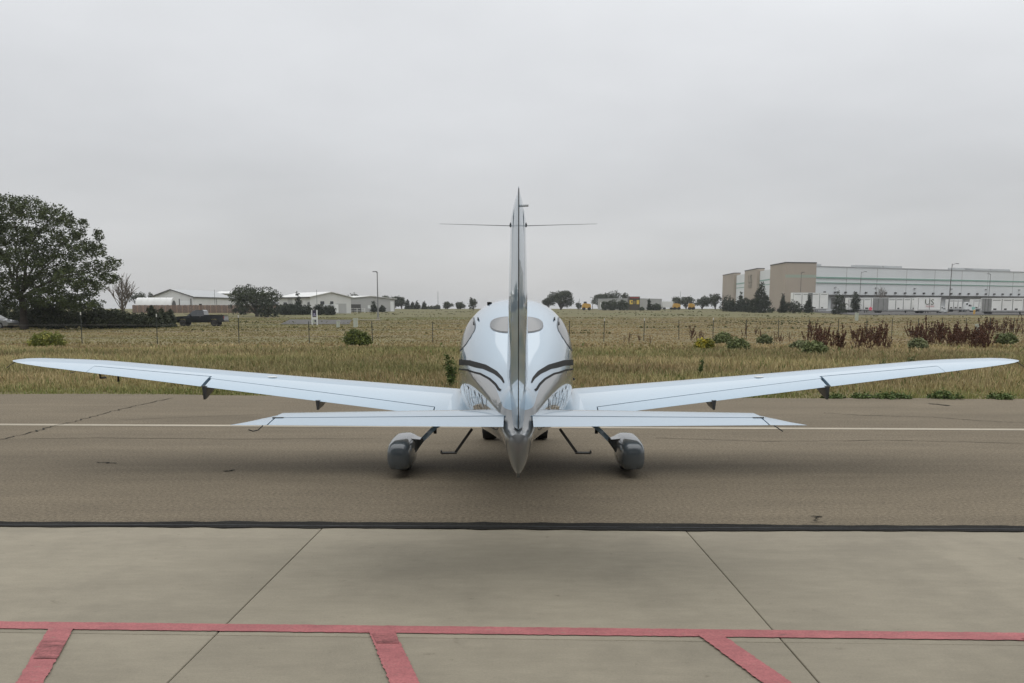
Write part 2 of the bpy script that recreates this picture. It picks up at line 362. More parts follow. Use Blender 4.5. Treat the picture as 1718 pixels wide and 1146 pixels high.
# tar strip on the joint
pts = [(x, yl(TE, x)+.05*(vnoise(np.array(x), np.array(0.), .45, 9)-.5), 0) for x in np.linspace(-30, 30, 1100)]
wd = [.225+.10*(vnoise(np.array(p[0]), np.array(1.), .8, 10)-.5)+.07*(vnoise(np.array(p[0]), np.array(1.), 4, 11)-.5)+.035*(vnoise(np.array(p[0]), np.array(1.), 11, 13)-.5) for p in pts]
tag(up(ribbon(pts, [float(w) for w in wd], z=.008).build('tar_strip', M['tar'])), 'black tar strip between asphalt taxiway and concrete apron', None, kind='structure')
pts2 = [(p[0], p[1]-.035+.03*(vnoise(np.array(p[0]), np.array(4.), 1.2, 12)-.5), 0) for p in pts]
up(ribbon(pts2, [.014+.012*random.random() for _ in pts2], z=.0105).build('tar_bead', M['gap'], bpy.data.objects['tar_strip']))

# concrete apron: slabs with recessed joints
bed = MB(); bed.add([(-60, -40, -.022), (60, -40, -.022), (60, yl(TE, 60), -.022), (-60, yl(TE, -60), -.022)], [(0, 1, 2, 3)])
apron = bed.build('apron', M['joint']); tag(apron, 'concrete apron with recessed slab joints', None, kind='structure'); up(apron)
def gl(a, b): p, q = gp(*a), gp(*b); return (q.x-p.x)/(q.y-p.y), p.x-(q.x-p.x)/(q.y-p.y)*p.y   # x = m y + c
L1 = gl((540, 887), (280, 1146)); L2 = gl((1155, 895), (1375, 1146)); dm = L2[1]-L1[1]; mm = (L1[0]+L2[0])/2
lines = [(L1[0], L1[1]-2*dm), (L1[0], L1[1]-dm), L1, L2, (L2[0], L2[1]+dm), (L2[0], L2[1]+2*dm)]
cross = [TE, JE, (JE[0], JE[1]-4.6), (JE[0], JE[1]-9.2), (JE[0], JE[1]-13.8)]
def xy(l, c):   # x = m y + k ; y = a x + b
    m_, k = l; a, b = c; y = (a*k+b)/(1-a*m_); return Vector((m_*y+k, y, 0))
slab_n = 0
for i in range(len(lines)-1):
    for j in range(len(cross)-1):
        c = [xy(lines[i], cross[j+1]), xy(lines[i+1], cross[j+1]), xy(lines[i+1], cross[j]), xy(lines[i], cross[j])]
        cx = sum(c, Vector())/4; gap = .008 if j > 0 else .008
        dx = .0032; dy0 = .0016; dy1 = .0016
        q = [c[0]+Vector((dx, dy0, 0)), c[1]+Vector((-dx, dy0, 0)), c[2]+Vector((-dx, -dy1, 0)), c[3]+Vector((dx, -dy1, 0))]
        t = [p + (cx-p).normalized()*.006 for p in q]
        dz = random.uniform(-.001, .001)
        rings = [[(p.x, p.y, -.02) for p in q], [(p.x, p.y, -.004+dz) for p in q], [(p.x, p.y, dz) for p in t]]
        up(MB().loft(rings, False, True).build('slab', M['concrete'], apron))
# red markings
def poly(pp, name, m, parent, z):
    b = MB(); b.add([(p.x, p.y, z) for p in pp], [tuple(range(len(pp)))]); return up(b.build(name, m, parent))
pts = [(x, yl(RE, x)+.004*(random.random()-.5), 0) for x in np.linspace(-10, 10, 700)]
rm = up(ribbon(pts, [.124+.014*random.random() for _ in pts], z=.005).build('red_marking', M['red'])); tag(rm, 'faded red boundary line with short bars painted on the concrete', None, kind='structure')
bars = [((82, 1056), (124, 1056), (72, 1150), (26, 1150)), ((618, 1060), (661, 1059), (705, 1150), (655, 1150)), ((1170, 1066), (1212, 1067), (1332, 1150), (1282, 1150)), ((1712, 1072), (1755, 1074), (1960, 1150), (1910, 1150))]
def red_bar(q):
    a, b, c, d = [gp(*p) for p in q]
    c = b + (c-b)*2.2; d = a + (d-a)*2.2
    mid = (a+b)/2; yl_ = min(yl(RE, mid.x), 99)-.05
    n_ = 90; A_ = [(a.lerp(d, k/n_), b.lerp(c, k/n_)) for k in range(n_+1)]; jt = lambda: random.uniform(-.005, .005)
    bb = MB(); bb.loft([[(p.x+jt(), p.y, .009) for p, q_ in A_], [(q_.x+jt(), q_.y, .009) for p, q_ in A_]], False, False, closed=False); return up(bb.build('red_bar', M['red'], rm))
for q in bars: red_bar(q)
poly([gp(71, 1078), gp(112, 1078), gp(96, 1108), gp(56, 1108)], 'tyre_mark', M['smudge'], rm, .012)
poly([gp(624, 1066), gp(664, 1066), gp(670, 1082), gp(632, 1082)], 'tyre_mark', M['smudge'], rm, .012)

# ================================================================== AIRPLANE
CX = .045
plane = empty('airplane', (CX, 11.3, 0), 'white low-wing propeller airplane seen from behind on the asphalt taxiway', 'airplane')
PLN = plane
def pm(mbx, name, m, parent=PLN, smooth=35, **k):
    mbx.v = [(x+CX, y, z) for x, y, z in mbx.v]; return mbx.build(name, m, parent, smooth, **k)
# fuselage stations: D, top, bottom, half width, z of widest, upper exponent, lower exponent
ST = np.array([
 (14.32, 1.28, 1.00, .10, 1.14, 2.0, 2.0), (14.26, 1.42, .82, .33, 1.13, 2.2, 2.3), (14.1, 1.52, .70, .44, 1.13, 2.3, 2.4), (13.6, 1.60, .60, .53, 1.15, 2.4, 2.6), (13.0, 1.66, .53, .59, 1.18, 2.4, 2.8),
 (12.6, 1.72, .51, .615, 1.2, 2.3, 2.8), (12.0, 1.94, .49, .638, 1.25, 2.3, 2.8), (11.4, 2.025, .49, .648, 1.27, 2.35, 2.8), (10.8, 2.02, .50, .64, 1.27, 2.35, 2.6), (10.2, 1.955, .535, .61, 1.26, 2.3, 2.3),
 (9.6, 1.85, .59, .555, 1.25, 2.2, 2.1), (9.0, 1.715, .655, .475, 1.23, 2.1, 2.0), (8.4, 1.575, .715, .375, 1.20, 2.0, 1.9), (7.8, 1.45, .765, .27, 1.16, 1.9, 1.7), (7.3, 1.355, .78, .185, 1.12, 1.8, 1.4),
 (7.05, 1.30, .75, .14, 1.08, 1.8, 1.4), (6.94, 1.14, .735, .118, 1.04, 2.2, 1.45), (6.84, 1.065, .725, .104, 1.02, 2.6, 1.5), (6.74, 1.055, .74, .092, 1.0, 2.6, 1.5), (6.66, 1.045, .82, .074, .995, 2.6, 1.5), (6.61, 1.03, .92, .045, .985, 2.4, 1.3), (6.60, 1.0, .96, .01, .98, 2.2, 2.0)])
ST = ST[::-1]
def st(D):
    # smooth (Catmull-like) interpolation through the stations
    i = int(np.clip(np.searchsorted(ST[:, 0], D)-1, 0, len(ST)-2)); a, b = ST[i], ST[i+1]; t = (D-a[0])/(b[0]-a[0]); h = b[0]-a[0]
    def sl(j):
        if j <= 0 or j >= len(ST)-1:
            j0 = max(0, min(j, len(ST)-2)); return (ST[j0+1]-ST[j0])/(ST[j0+1, 0]-ST[j0, 0])
        d0 = (ST[j]-ST[j-1])/(ST[j, 0]-ST[j-1, 0]); d1 = (ST[j+1]-ST[j])/(ST[j+1, 0]-ST[j, 0])
        r = (d0+d1)/2; r[d0*d1 < 0] = 0; return r
    m0, m1 = sl(i)*h, sl(i+1)*h; t2, t3 = t*t, t*t*t
    return a*(2*t3-3*t2+1)+m0*(t3-2*t2+t)+b*(-2*t3+3*t2)+m1*(t3-t2)
def xside(D, z):
    _, tp, bt, hw, zw, nu, nl = st(D)
    if z >= zw: r, n_ = (z-zw)/max(1e-6, tp-zw), nu
    else: r, n_ = (zw-z)/max(1e-6, zw-bt), nl
    return hw*max(0, 1-min(1, r)**n_)**(1/n_)
def ztop(D, x):
    _, tp, bt, hw, zw, nu, nl = st(D); r = min(1, abs(x)/hw); return zw+(tp-zw)*max(0, 1-r**nu)**(1/nu)
def fus_ring(D, n=64):
    _, tp, bt, hw, zw, nu, nl = st(D); out = []
    for k in range(n):
        a = 2*math.pi*k/n; c, s_ = math.cos(a), math.sin(a); n_ = nu if s_ >= 0 else nl; hgt = tp-zw if s_ >= 0 else zw-bt
        out.append((hw*math.copysign(abs(c)**(2/n_), c), D, zw+hgt*math.copysign(abs(s_)**(2/n_), s_)))
    return out
Ds = np.concatenate([np.linspace(6.60, 7.35, 34), np.linspace(7.4, 13.9, 66), np.linspace(14.0, 14.32, 9)])
def two_tone():
    m = M['paint'].copy(); m.name = 'two_tone_gloss_paint'; t = m.node_tree; b = t.nodes['Principled BSDF']; src = b.inputs['Base Color'].links[0].from_socket
    tcn = N(t, 'ShaderNodeTexCoord'); sp_ = N(t, 'ShaderNodeSeparateXYZ'); t.links.new(tcn.outputs['Object'], sp_.inputs[0])
    fc = N(t, 'ShaderNodeFloatCurve'); cv = fc.mapping.curves[0]
    ptsc = [(6.6, 1.04), (7.0, 1.10), (7.4, 1.27), (7.9, 1.335), (8.3, 1.355), (9, 1.345), (10, 1.293), (11, 1.23), (12, 1.18), (13.5, 1.13), (14.4, 1.12)]
    for k, (D, z) in enumerate(ptsc):
        x = (D-6.6)/7.8; y = (z-.9)/.6
        if k == 0: cv.points[0].location = (x, y)
        elif k == len(ptsc)-1: cv.points[1].location = (x, y)
        else: cv.points.new(x, y)
    fc.mapping.update()
    mr = N(t, 'ShaderNodeMapRange'); mr.inputs[1].default_value = 6.6; mr.inputs[2].default_value = 14.4; t.links.new(sp_.outputs[1], mr.inputs[0]); t.links.new(mr.outputs[0], fc.inputs['Value'])
    mr2 = N(t, 'ShaderNodeMapRange'); mr2.inputs[1].default_value = .9; mr2.inputs[2].default_value = 1.5; mr2.clamp = False; t.links.new(sp_.outputs[2], mr2.inputs[0])
    gt_ = N(t, 'ShaderNodeMath', operation='GREATER_THAN'); t.links.new(mr2.outputs[0], gt_.inputs[0]); t.links.new(fc.outputs[0], gt_.inputs[1])
    mx = N(t, 'ShaderNodeMix', data_type='RGBA'); mx.inputs[6].default_value = (.19, .20, .205, 1); t.links.new(gt_.outputs[0], mx.inputs[0]); t.links.new(src, mx.inputs[7]); t.links.new(mx.outputs[2], b.inputs['Base Color']); return m
M['twotone'] = two_tone()
fus = pm(MB().loft([fus_ring(D) for D in Ds]), 'fuselage', M['twotone'], smooth=50)
# patches that follow the skin: list of (D,z) outline grid
def side_patch(name, m, fz, D0, D1, sgn, nD=24, nz=8, off=.004, parent=fus):
    rings = []
    for i in range(nD+1):
        D = D0+(D1-D0)*i/nD; z0, z1 = fz(D); row = []
        for j in range(nz+1):
            z = z0+(z1-z0)*j/nz; row.append((sgn*(xside(D, z)+off), D, z))
        rings.append(row)
    return pm(MB().loft(rings, False, False, closed=False), name, m, parent, 60)
def lens(D0, D1, zb, zt, p=2.6):
    def f(D):
        t = 2*(D-D0)/(D1-D0)-1; k = max(.0, 1-abs(t)**p)**(1/p); c = (zb(D)+zt(D))/2; h = (zt(D)-zb(D))/2; return c-h*k, c+h*k
    return f
K = lambda v: (lambda D: v)
for s in (-1, 1):
    # cabin windows: rear quarter and door window
    wz = lambda D: 1.46+.0*D
    f1 = lens(9.64, 11.0, lambda D: 1.437+.09*(10.6-D)*(D < 10.6), lambda D: 1.83-.10*max(0, 10.6-D), 3); side_patch('window_seal', M['winframe'], f1, 9.64, 11.0, s, off=.003)
    f2 = lens(9.65, 10.99, lambda D: 1.445+.09*(10.6-D)*(D < 10.6), lambda D: 1.822-.10*max(0, 10.6-D), 3); side_patch('side_window', M['window'], f2, 9.65, 10.99, s, off=.0065)
    f3 = lens(11.08, 12.25, K(1.42), lambda D: 1.86-.12*max(0, D-11.7), 3.2); side_patch('window_seal', M['winframe'], f3, 11.08, 12.25, s, off=.003)
    f4 = lens(11.11, 12.22, K(1.44), lambda D: 1.84-.12*max(0, D-11.7), 3.2); side_patch('door_window', M['window'], f4, 11.11, 12.22, s, off=.0065)
    # swoosh stripes
    def zc_(D): return float(np.interp(D, [7.4, 7.6, 7.9, 8.3, 9, 10, 11, 12, 13.5], [1.335, 1.365, 1.395, 1.415, 1.41, 1.36, 1.295, 1.245, 1.19]))
    def w_(D): return float(np.interp(D, [7.4, 7.9, 8.6, 10, 12, 13.5], [.006, .024, .046, .060, .052, .03]))
    side_patch('stripe', M['stripe'], lambda D: (zc_(D)-w_(D)/2, zc_(D)+w_(D)/2), 7.45, 13.5, s, 70, 3, .003)
    side_patch('pinstripe', M['stripe'], lambda D: (zc_(D)-w_(D)/2-.050, zc_(D)-w_(D)/2-.034), 7.35, 13.5, s, 70, 2, .003)
    # windshield half
    f5 = lens(12.26, 12.74, lambda D: 1.47+.2*(D-12.26), lambda D: st(D)[1]-.02, 3.5)
    side_patch('windshield', M['window'], f5, 12.27, 12.73, s, 16, 12, .005)
    # cabin air vents near the roof edge
    for kz in (0, 1):
        D = 10.05; z = 1.80-.045*kz
        pm(MB().bar((s*(xside(D, z)+.003), D-.05, z), (s*(xside(D+.14, z+.02)+.003), D+.14, z+.02), .012, .012), 'air_vent', M['stripe'], fus)
# rear window across the spine, flush with the skin
def top_patch(name, m, k0, k1, hx, off, p=2.7, n_=14, nx_=44):
    """rounded window band over the spine; k = fall of the sight line, found on the skin by bisection"""
    def onskin(x, k):
        lo, hi = 8.2, 10.8
        for _ in range(30):
            md = (lo+hi)/2
            if (EYE-ztop(md, x))/md > k: lo = md
            else: hi = md
        return (x, lo, ztop(lo, x)+off)
    rings = []
    for j in range(nx_+1):
        t = -math.cos(math.pi*j/nx_); x = hx*t; h_ = max(0.0, 1-abs(t)**p)**(1/p); kc, kh = (k0+k1)/2, (k1-k0)/2
        rings.append([onskin(x, kc+kh*h_*(-1+2*i_/n_)) for i_ in range(n_+1)])
    return pm(MB().loft(rings, False, False, closed=False), name, m, fus, 60)
top_patch('window_seal', M['winframe'], .0080, .0254, .262, .003); top_patch('rear_window', M['window'], .0087, .0246, .253, .0065)
# beacon on the roof, vent cap on the right side
pm(MB().box((-.30, 10.9, ztop(10.9, .30)+.004), (.05, .10, .035)), 'antenna', M['stripe'], fus)
b_ = MB(); xx = xside(11.7, 1.05); b_.add([(xx-.02, 11.75, 1.0), (xx-.02, 11.75, 1.13), (xx+.09, 11.72, 1.065), (xx-.02, 11.55, 1.0), (xx-.02, 11.55, 1.13), (xx+.09, 11.6, 1.065)], [(0, 1, 2), (3, 5, 4), (0, 2, 5, 3), (1, 4, 5, 2), (0, 3, 4, 1)])
pm(b_, 'step_scoop', M['black'], fus)
# registration marks wrapped on both sides
def text_mesh(txt, size=1, res=3):
    cu = bpy.data.curves.new('t', 'FONT'); cu.body = txt; cu.size = size; cu.resolution_u = res
    to = bpy.data.objects.new('t', cu); col.objects.link(to); bpy.context.view_layer.update()
    me = bpy.data.meshes.new_from_object(to.evaluated_get(bpy.context.evaluated_depsgraph_get()))
    bpy.data.objects.remove(to); bpy.data.curves.remove(cu); return me
tm = text_mesh('N712SN')
import bmesh
bm_ = bmesh.new(); bm_.from_mesh(tm); bmesh.ops.triangulate(bm_, faces=bm_.faces); bmesh.ops.subdivide_edges(bm_, edges=bm_.edges, cuts=3, use_grid_fill=True); bm_.to_mesh(tm); bm_.free()
co = np.array([v.co[:] for v in tm.vertices]); x0, x1 = co[:, 0].min(), co[:, 0].max(); y0, y1 = co[:, 1].min(), co[:, 1].max()
polys = [tuple(p.vertices) for p in tm.polygons]
for s in (-1, 1):
    b_ = MB(); vs = []
    for c in co:
        a = (c[0]-x0)/(x1-x0); h_ = (c[1]-y0)/(y1-y0); D = 9.45-1.75*a if s < 0 else 7.7+1.75*a; z = .93+.27*h_
        vs.append((s*(xside(D, z)+.006), D, z))
    b_.add(vs, polys); pm(b_, 'registration_mark', M['regmark'], fus, None)
# ---- lifting surfaces
def yt(c, t): return 5*t*(.2969*math.sqrt(max(c, 0))-.126*c-.3516*c*c+.2843*c**3-.1036*c**4)
def foil(stn, c0, c1, n=14, sgn=1, sub=(0, 0)):
    """ring of a wing section: stn = (x, Dle, Dte, zte, tanInc, thick, camber)"""
    x, dl, dt, z, ti, th, cm = stn; ch = dl-dt; cs = [c0+(c1-c0)*(1-math.cos(math.pi*k/n))/2 for k in range(n+1)]
    zz = lambda c, u: z+(1-c)*ch*ti+ch*(4*cm*c*(1-c)+u*yt(c, th))+(-u*.0005)
    upr = [(sgn*x, dl-c*ch, zz(c, 1)) for c in reversed(cs)]; low = [(sgn*x, dl-c*ch, zz(c, -1)) for c in (cs[1:] if c0 == 0 else cs)]
    return upr+low
def lerp_st(a, b, t): return tuple(p+(q-p)*t for p, q in zip(a, b))
W0 = (.42, 12.42, 10.83, .640, .088, .15, .02); W1 = (4.97, 11.86, 11.06, 1.185, .062, .135, .02)
hf = lambda x: .835+(.725-.835)*(x-.95)/2.65
ha = lambda x: .645+(.71-.645)*(x-3.62)/1.36
def wst(x): return lerp_st(W0, W1, (x-W0[0])/(W1[0]-W0[0]))
TIP = [(4.97, 11.86, 11.06, 1.185, .062, .135, .02), (5.25, 11.81, 11.09, 1.217, .06, .13, .02), (5.5, 11.745, 11.125, 1.243, .058, .13, .018), (5.72, 11.66, 11.165, 1.27, .055, .13, .015), (5.85, 11.575, 11.205, 1.288, .05, .125, .01), (5.93, 11.48, 11.255, 1.302, .035, .11, 0), (5.96, 11.40, 11.32, 1.31, .01, .08, 0)]
def rng(a, b, n): return [a+(b-a)*k/n for k in range(n+1)]
for s, side in ((-1, 'left'), (1, 'right')):
    mbw = MB()
    mbw.loft([foil(wst(x), 0, 1, 18, s) for x in rng(.42, .945, 4)])
    mbw.loft([foil(wst(x), 0, hf(x), 18, s) for x in rng(.945, 3.62, 10)])
    mbw.loft([foil(wst(x), 0, ha(x), 18, s) for x in rng(3.62, 4.985, 6)])
    mbw.loft([foil(wst(x), 0, 1, 18, s) for x in (4.985, 5.0)] + [foil(t, 0, 1, 18, s) for t in TIP[1:]])
    wing = pm(mbw, 'wing', M['paint'], smooth=38)
    fl = pm(MB().loft([foil(wst(x), hf(x)+.011, 1, 10, s) for x in rng(.957, 3.60, 8)]), 'flap', M['paint'], wing)
    al = pm(MB().loft([foil(wst(x), ha(x)+.017, 1, 10, s) for x in rng(3.642, 4.981, 6)]), 'aileron', M['paint'], wing)
    for fn, xa_, xb_, gw in ((hf, .95, 3.61, .0055), (ha, 3.63, 4.975, .0085)):
        rg = []
        for x in rng(xa_, xb_, 4):
            w = wst(x); ch = w[1]-w[2]; c = fn(x)+gw; D = w[1]-c*ch; zm = w[3]+(1-c)*ch*w[4]+ch*4*w[6]*c*(1-c); tt = ch*yt(c, w[5])*.55
            rg.append([(s*x, D+dd, zm+zz) for dd, zz in ((-.02, -tt), (.02, -tt), (.02, tt), (-.02, tt))])
        pm(MB().loft(rg), 'gap_shade_strip', M['gap'], wing)  # dark strip added inside the hinge gap, its colour painting the shade there
    for xh, ln in ((3.60, .165), (2.28, .12)):
        w = wst(xh); ch = w[1]-w[2]; zt = w[3]+.02
        rings = []
        for k, (D, dz, wd_) in enumerate(((w[2]+.42*ch, -.05, .02), (w[2]+.25, -.10, .026), (w[2]+.06, -ln*.92, .028), (w[2]-.01, -ln, .024), (w[2]-.02, -ln*.9, .02))):
            rings.append([(s*xh-wd_, D, zt-.01), (s*xh+wd_, D, zt-.01), (s*xh+wd_*.5, D, zt+dz), (s*xh-wd_*.5, D, zt+dz)])
        pm(MB().loft(rings), 'hinge_fairing', M['fairing'], wing)
    # fuel cap
    D = 11.62; x = 2.97; w = wst(x); c = (w[1]-D)/(w[1]-w[2]); zt = foil(w, c, 1, 2)[2][2]
    rg = [[(s*x+r*math.cos(k*math.pi/8), D+r*math.sin(k*math.pi/8), zt+dz) for k in range(16)] for r, dz in ((.06, -.01), (.06, .003), (.05, .005))]
    pm(MB().loft(rg), 'fuel_cap', M['white'], wing)
    # root fillet
    rings = []
    for D in rng(10.62, 12.3, 20):
        w = wst(.8); ch = w[1]-w[2]; c = min(1, max(0.01, (w[1]-D)/ch)); zt = foil(w, c, 1, 2)[2][2] if D > w[2] else w[3]+.02*(D-w[2])
        rad = float(np.interp(D, [10.62, 10.85, 11.4, 12.3], [.06, .26, .20, .10])); row = []
        zA = zt+rad; xA = xside(D, zA)-.012; xB = xA+rad*.95
        for k in range(9):
            a = k/8*math.pi/2; row.append((s*(xB-(xB-xA)*math.sin(a)), D, zA-(zA-zt-.003)*math.cos(a) if False else zt-.006+(zA-zt)*(1-math.cos(a))))
        rings.append(row)
    pm(MB().loft(rings, False, False, closed=False), 'root_fairing', M['paint'], wing, 60)
    # static wicks at the tip
    pm(MB().tube([(s*5.90, 11.28, 1.30), (s*5.92, 11.2, 1.27), (s*5.945, 11.14, 1.23)], .004, 5), 'static_wick', M['black'], wing)
    pm(MB().tube([(s*5.12, 11.09, 1.195), (s*5.13, 10.98, 1.18)], .004, 5), 'static_wick', M['black'], wing)
pit = pm(MB().tube([(-5.0, 11.45, 1.17), (-5.0, 11.47, 1.09), (-5.0, 11.62, 1.085)], .013, 6), 'pitot_tube', M['bmetal'])
pm(MB().tube([(-4.75, 11.4, 1.15), (-4.75, 11.38, 1.05)], .012, 6), 'tie_down_ring', M['bmetal'])
# horizontal tail
H0 = (.085, 7.50, 6.60, 1.098, 0, .115, 0); H1 = (1.72, 7.29, 6.66, 1.103, 0, .11, 0)
HT = [H1, (1.80, 7.17, 6.66, 1.103, 0, .095, 0), (1.88, 7.03, 6.66, 1.103, 0, .075, 0), (1.96, 6.84, 6.66, 1.103, 0, .05, 0), (2.03, 6.68, 6.655, 1.103, 0, .04, 0)]
hst = lambda x: lerp_st(H0, H1, (x-H0[0])/(H1[0]-H0[0]))
for s in (-1, 1):
    b_ = MB(); b_.loft([foil(hst(x), 0, .595, 16, s) for x in rng(.085, 1.775, 8)])
    hs_tip = [foil(t, 0, 1, 16, s) for t in HT[1:]]
    b_.loft([foil(hst(1.775), 0, 1, 16, s)] + hs_tip)
    hs = pm(b_, 'horizontal_stabilizer', M['paint'], smooth=38)
    pm(MB().loft([foil(hst(x), .622, 1, 10, s) for x in rng(.105, 1.765, 8)]), 'elevator', M['paint'], hs)
    pm(MB().loft([[(s*x, hst(x)[1]-.6095*(hst(x)[1]-hst(x)[2])+dd, 1.10+zz) for dd, zz in ((-.015, -.012), (.015, -.012), (.015, .004), (-.015, .004))] for x in (.1, 1.77)]), 'gap_shade_strip', M['gap'], hs)  # dark bar laid in the elevator gap to paint its shade
    pm(MB().box((s*1.75, 6.905, 1.103+.026), (.08, .02, .006)), 'hinge_bracket', M['trim'], hs)
    pm(MB().tube([(s*1.80, 6.66, 1.10), (s*1.82, 6.61, 1.075), (s*1.845, 6.57, 1.072), (s*1.87, 6.55, 1.085)] if s < 0 else [(s*1.80, 6.66, 1.10), (s*1.82, 6.61, 1.085), (s*1.84, 6.58, 1.07)], .004, 5), 'static_wick', M['black'], hs)
# vertical tail: sections stacked in z
def fin_ring(z, dl, dt, th, c0, c1, n=14):
    ch = dl-dt; cs = [c0+(c1-c0)*(1-math.cos(math.pi*k/n))/2 for k in range(n+1)]
    return [(-ch*yt(c, th)-.0015, dl-c*ch, z) for c in reversed(cs)] + [(ch*yt(c, th)+.0015, dl-c*ch, z) for c in (cs[1:] if c0 == 0 else cs)]
def fst(z):
    dl = float(np.interp(z, [1.2, 1.36, 1.5, 2.55, 2.62, 2.68, 2.71, 2.725], [8.7, 8.3, 8.02, 7.30, 7.2, 7.02, 6.85, 6.62])); dt = float(np.interp(z, [1.1, 2.6, 2.725], [6.66, 6.50, 6.53]))
    th = float(np.interp(z, [1.2, 1.5, 2.55, 2.66, 2.725], [.090, .118, .135, .10, .02])); return dl, dt, th
zs = [1.1, 1.2, 1.28, 1.36, 1.45, 1.55, 1.8, 2.1, 2.4, 2.55, 2.6]
fin = pm(MB().loft([fin_ring(z, *fst(z), 0, .655) for z in zs]), 'vertical_stabilizer', M['paint'], smooth=40)
pm(MB().loft([fin_ring(z, *fst(z), 0, .70) for z in (2.6, 2.63, 2.66, 2.69, 2.71, 2.725)]), 'fin_cap', M['paint'], fin, 40)
zr = [1.07, 1.2, 1.3, 1.6, 2.0, 2.4, 2.60, 2.66, 2.70, 2.722]
rud = pm(MB().loft([fin_ring(z, max(fst(z)[0], 1) if z > 1.5 else 8.02+(1.5-z)*.25, fst(z)[1], (fst(z)[2] if z > 1.5 else .118+(1.5-z)*.06), .668, 1) for z in zr]), 'rudder', M['paint'], fin, 40)
pm(MB().loft([[(sx_, fst(z)[0]-.6615*(fst(z)[0]-fst(z)[1])+dd, z) for sx_, dd in ((-.02, -.02), (.02, -.02), (.02, .02), (-.02, .02))] for z in (1.5, 2.0, 2.59)]), 'gap_shade_strip', M['gap'], fin)  # rudder gap filled with a dark bar, black in place of shade
pm(MB().box((0, 6.58, 1.72), (.006, .012, .9), M=Matrix.Rotation(R(-5.8), 3, 'X') if False else None), 'trailing_edge_seam', M['gap'], rud) if False else None
# rudder trailing edge strip
b_ = MB(); b_.loft([[(-.0035, fst(z)[1]-.004, z), (.0035, fst(z)[1]-.004, z), (.0035, fst(z)[1]+.004, z), (-.0035, fst(z)[1]+.004, z)] for z in (1.08, 1.6, 2.1, 2.6, 2.71)]); pm(b_, 'trailing_edge_strip', M['trim'], rud)
# navigation whiskers and tail light
for s in (-1, 1):
    pm(MB().tube([(s*.042, 7.02, 2.515), (s*.052, 7.0, 2.505)], [.022, .014], 8), 'whisker_mount', M['black'], fin)
    pm(MB().tube([(s*.05, 7.0, 2.505), (s*.56, 6.92, 2.512)], [.003, .0012], 6), 'whisker_antenna', M['galv'], fin)
pm(MB().tube([(.012, 6.57, 2.60), (.065, 6.55, 2.60)], .008, 6), 'tail_light', M['white'], fin)
# ventral chevrons on the tail cone
for s in (-1, 1):
    p = [(s*.02, 6.70, .93), (s*.055, 6.70, .885)]
    pm(MB().bar((s*.02, 6.648, .93), (s*.05, 6.68, .885), .006, .004), 'drain_strip', M['white'], fus)
tail = MB(); tail.loft([[(-w1, D, .84), (w1, D, .84), (w1*.5, D, zb), (-w1*.5, D, zb)] for D, zb, w1 in ((7.5, .745, .02), (7.1, .722, .028), (6.86, .708, .026), (6.76, .712, .022), (6.72, .76, .016))]); pm(tail, 'ventral_keel', M['pant'], fus)
# main gear
for s in (-1, 1):
    gear = pm(MB().loft([[(s*(x+wx), D-hw, z-wx*.0), (s*(x+wx), D+hw, z), (s*(x-wx), D+hw, z-.0), (s*(x-wx), D-hw, z)] for x, D, z, hw, wx in ((.70, 11.42, .66, .12, .04), (.98, 11.36, .50, .085, .038), (1.10, 11.33, .38, .075, .038), (1.18, 11.31, .31, .075, .04), (1.28, 11.30, .24, .075, .04))]), 'main_gear_leg', M['paint'], smooth=30)
    # wheel fairing: teardrop, open below
    rings = []
    for D, zc2, hz, hw, xo in ((12.0, .24, .02, .02, 0), (11.95, .235, .09, .07, 0), (11.8, .235, .155, .12, 0), (11.55, .235, .19, .155, 0), (11.3, .24, .20, .175, 0), (11.05, .245, .187, .175, 0), (10.86, .243, .181, .166, .0), (10.76, .24, .174, .157, .0), (10.70, .238, .163, .146, .0), (10.665, .235, .145, .13, .0), (10.645, .23, .115, .10, -.003), (10.637, .226, .06, .055, -.005), (10.634, .222, .01, .01, -.005)):
        row = []
        for k in range(32):
            a = 2*math.pi*k/32; c, sn = math.cos(a), math.sin(a); n_ = 3.4
            zz = zc2+hz*math.copysign(abs(sn)**(2/n_), sn); zz = max(zz, float(np.interp(D, [10.63, 10.8, 11.1], [.115, .085, .065]))); q_ = .87*(1-.22*max(0, -sn)**1.5)*(1-.10*max(0, sn)**2)
            row.append((s*(1.335+xo)+s*hw*q_*math.copysign(abs(c)**(2/n_), c), D, zz))
        rings.append(row)
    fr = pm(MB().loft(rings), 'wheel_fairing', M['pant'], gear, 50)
    # blend from leg to fairing
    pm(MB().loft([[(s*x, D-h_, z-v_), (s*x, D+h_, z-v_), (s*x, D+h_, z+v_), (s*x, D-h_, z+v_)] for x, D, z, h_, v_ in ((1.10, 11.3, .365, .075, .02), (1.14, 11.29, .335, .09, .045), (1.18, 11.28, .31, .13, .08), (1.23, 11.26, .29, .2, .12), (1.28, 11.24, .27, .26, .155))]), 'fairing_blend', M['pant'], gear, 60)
    ty = []
    for xk, r in ((-.085, .12), (-.08, .175), (-.05, .192), (0, .195), (.05, .192), (.08, .175), (.085, .12)):
        ty.append([(s*1.335+xk, 11.3+r*math.cos(2*math.pi*k/28), .195+r*math.sin(2*math.pi*k/28)) for k in range(28)])
    pm(MB().loft(ty), 'tyre', M['black'], gear, 40)
    # brake stub by the leg
    pm(MB().box((s*.965, 11.32, .485), (.035, .05, .10)), 'brake_line_guard', M['bmetal'], gear)
    # boarding step
    stp = pm(MB().bar((s*.50, 10.75, .56), (s*.68, 10.62, .315), .03, .022, up=(0, 1, 0)), 'boarding_step', M['bmetal'])
    pm(MB().bar((s*.67, 10.62, .308), (s*.84, 10.60, .308), .10, .014), 'foot_plate', M['bmetal'], stp); pm(MB().box((s*.84, 10.60, .322), (.01, .10, .03)), 'foot_stop', M['bmetal'], stp)
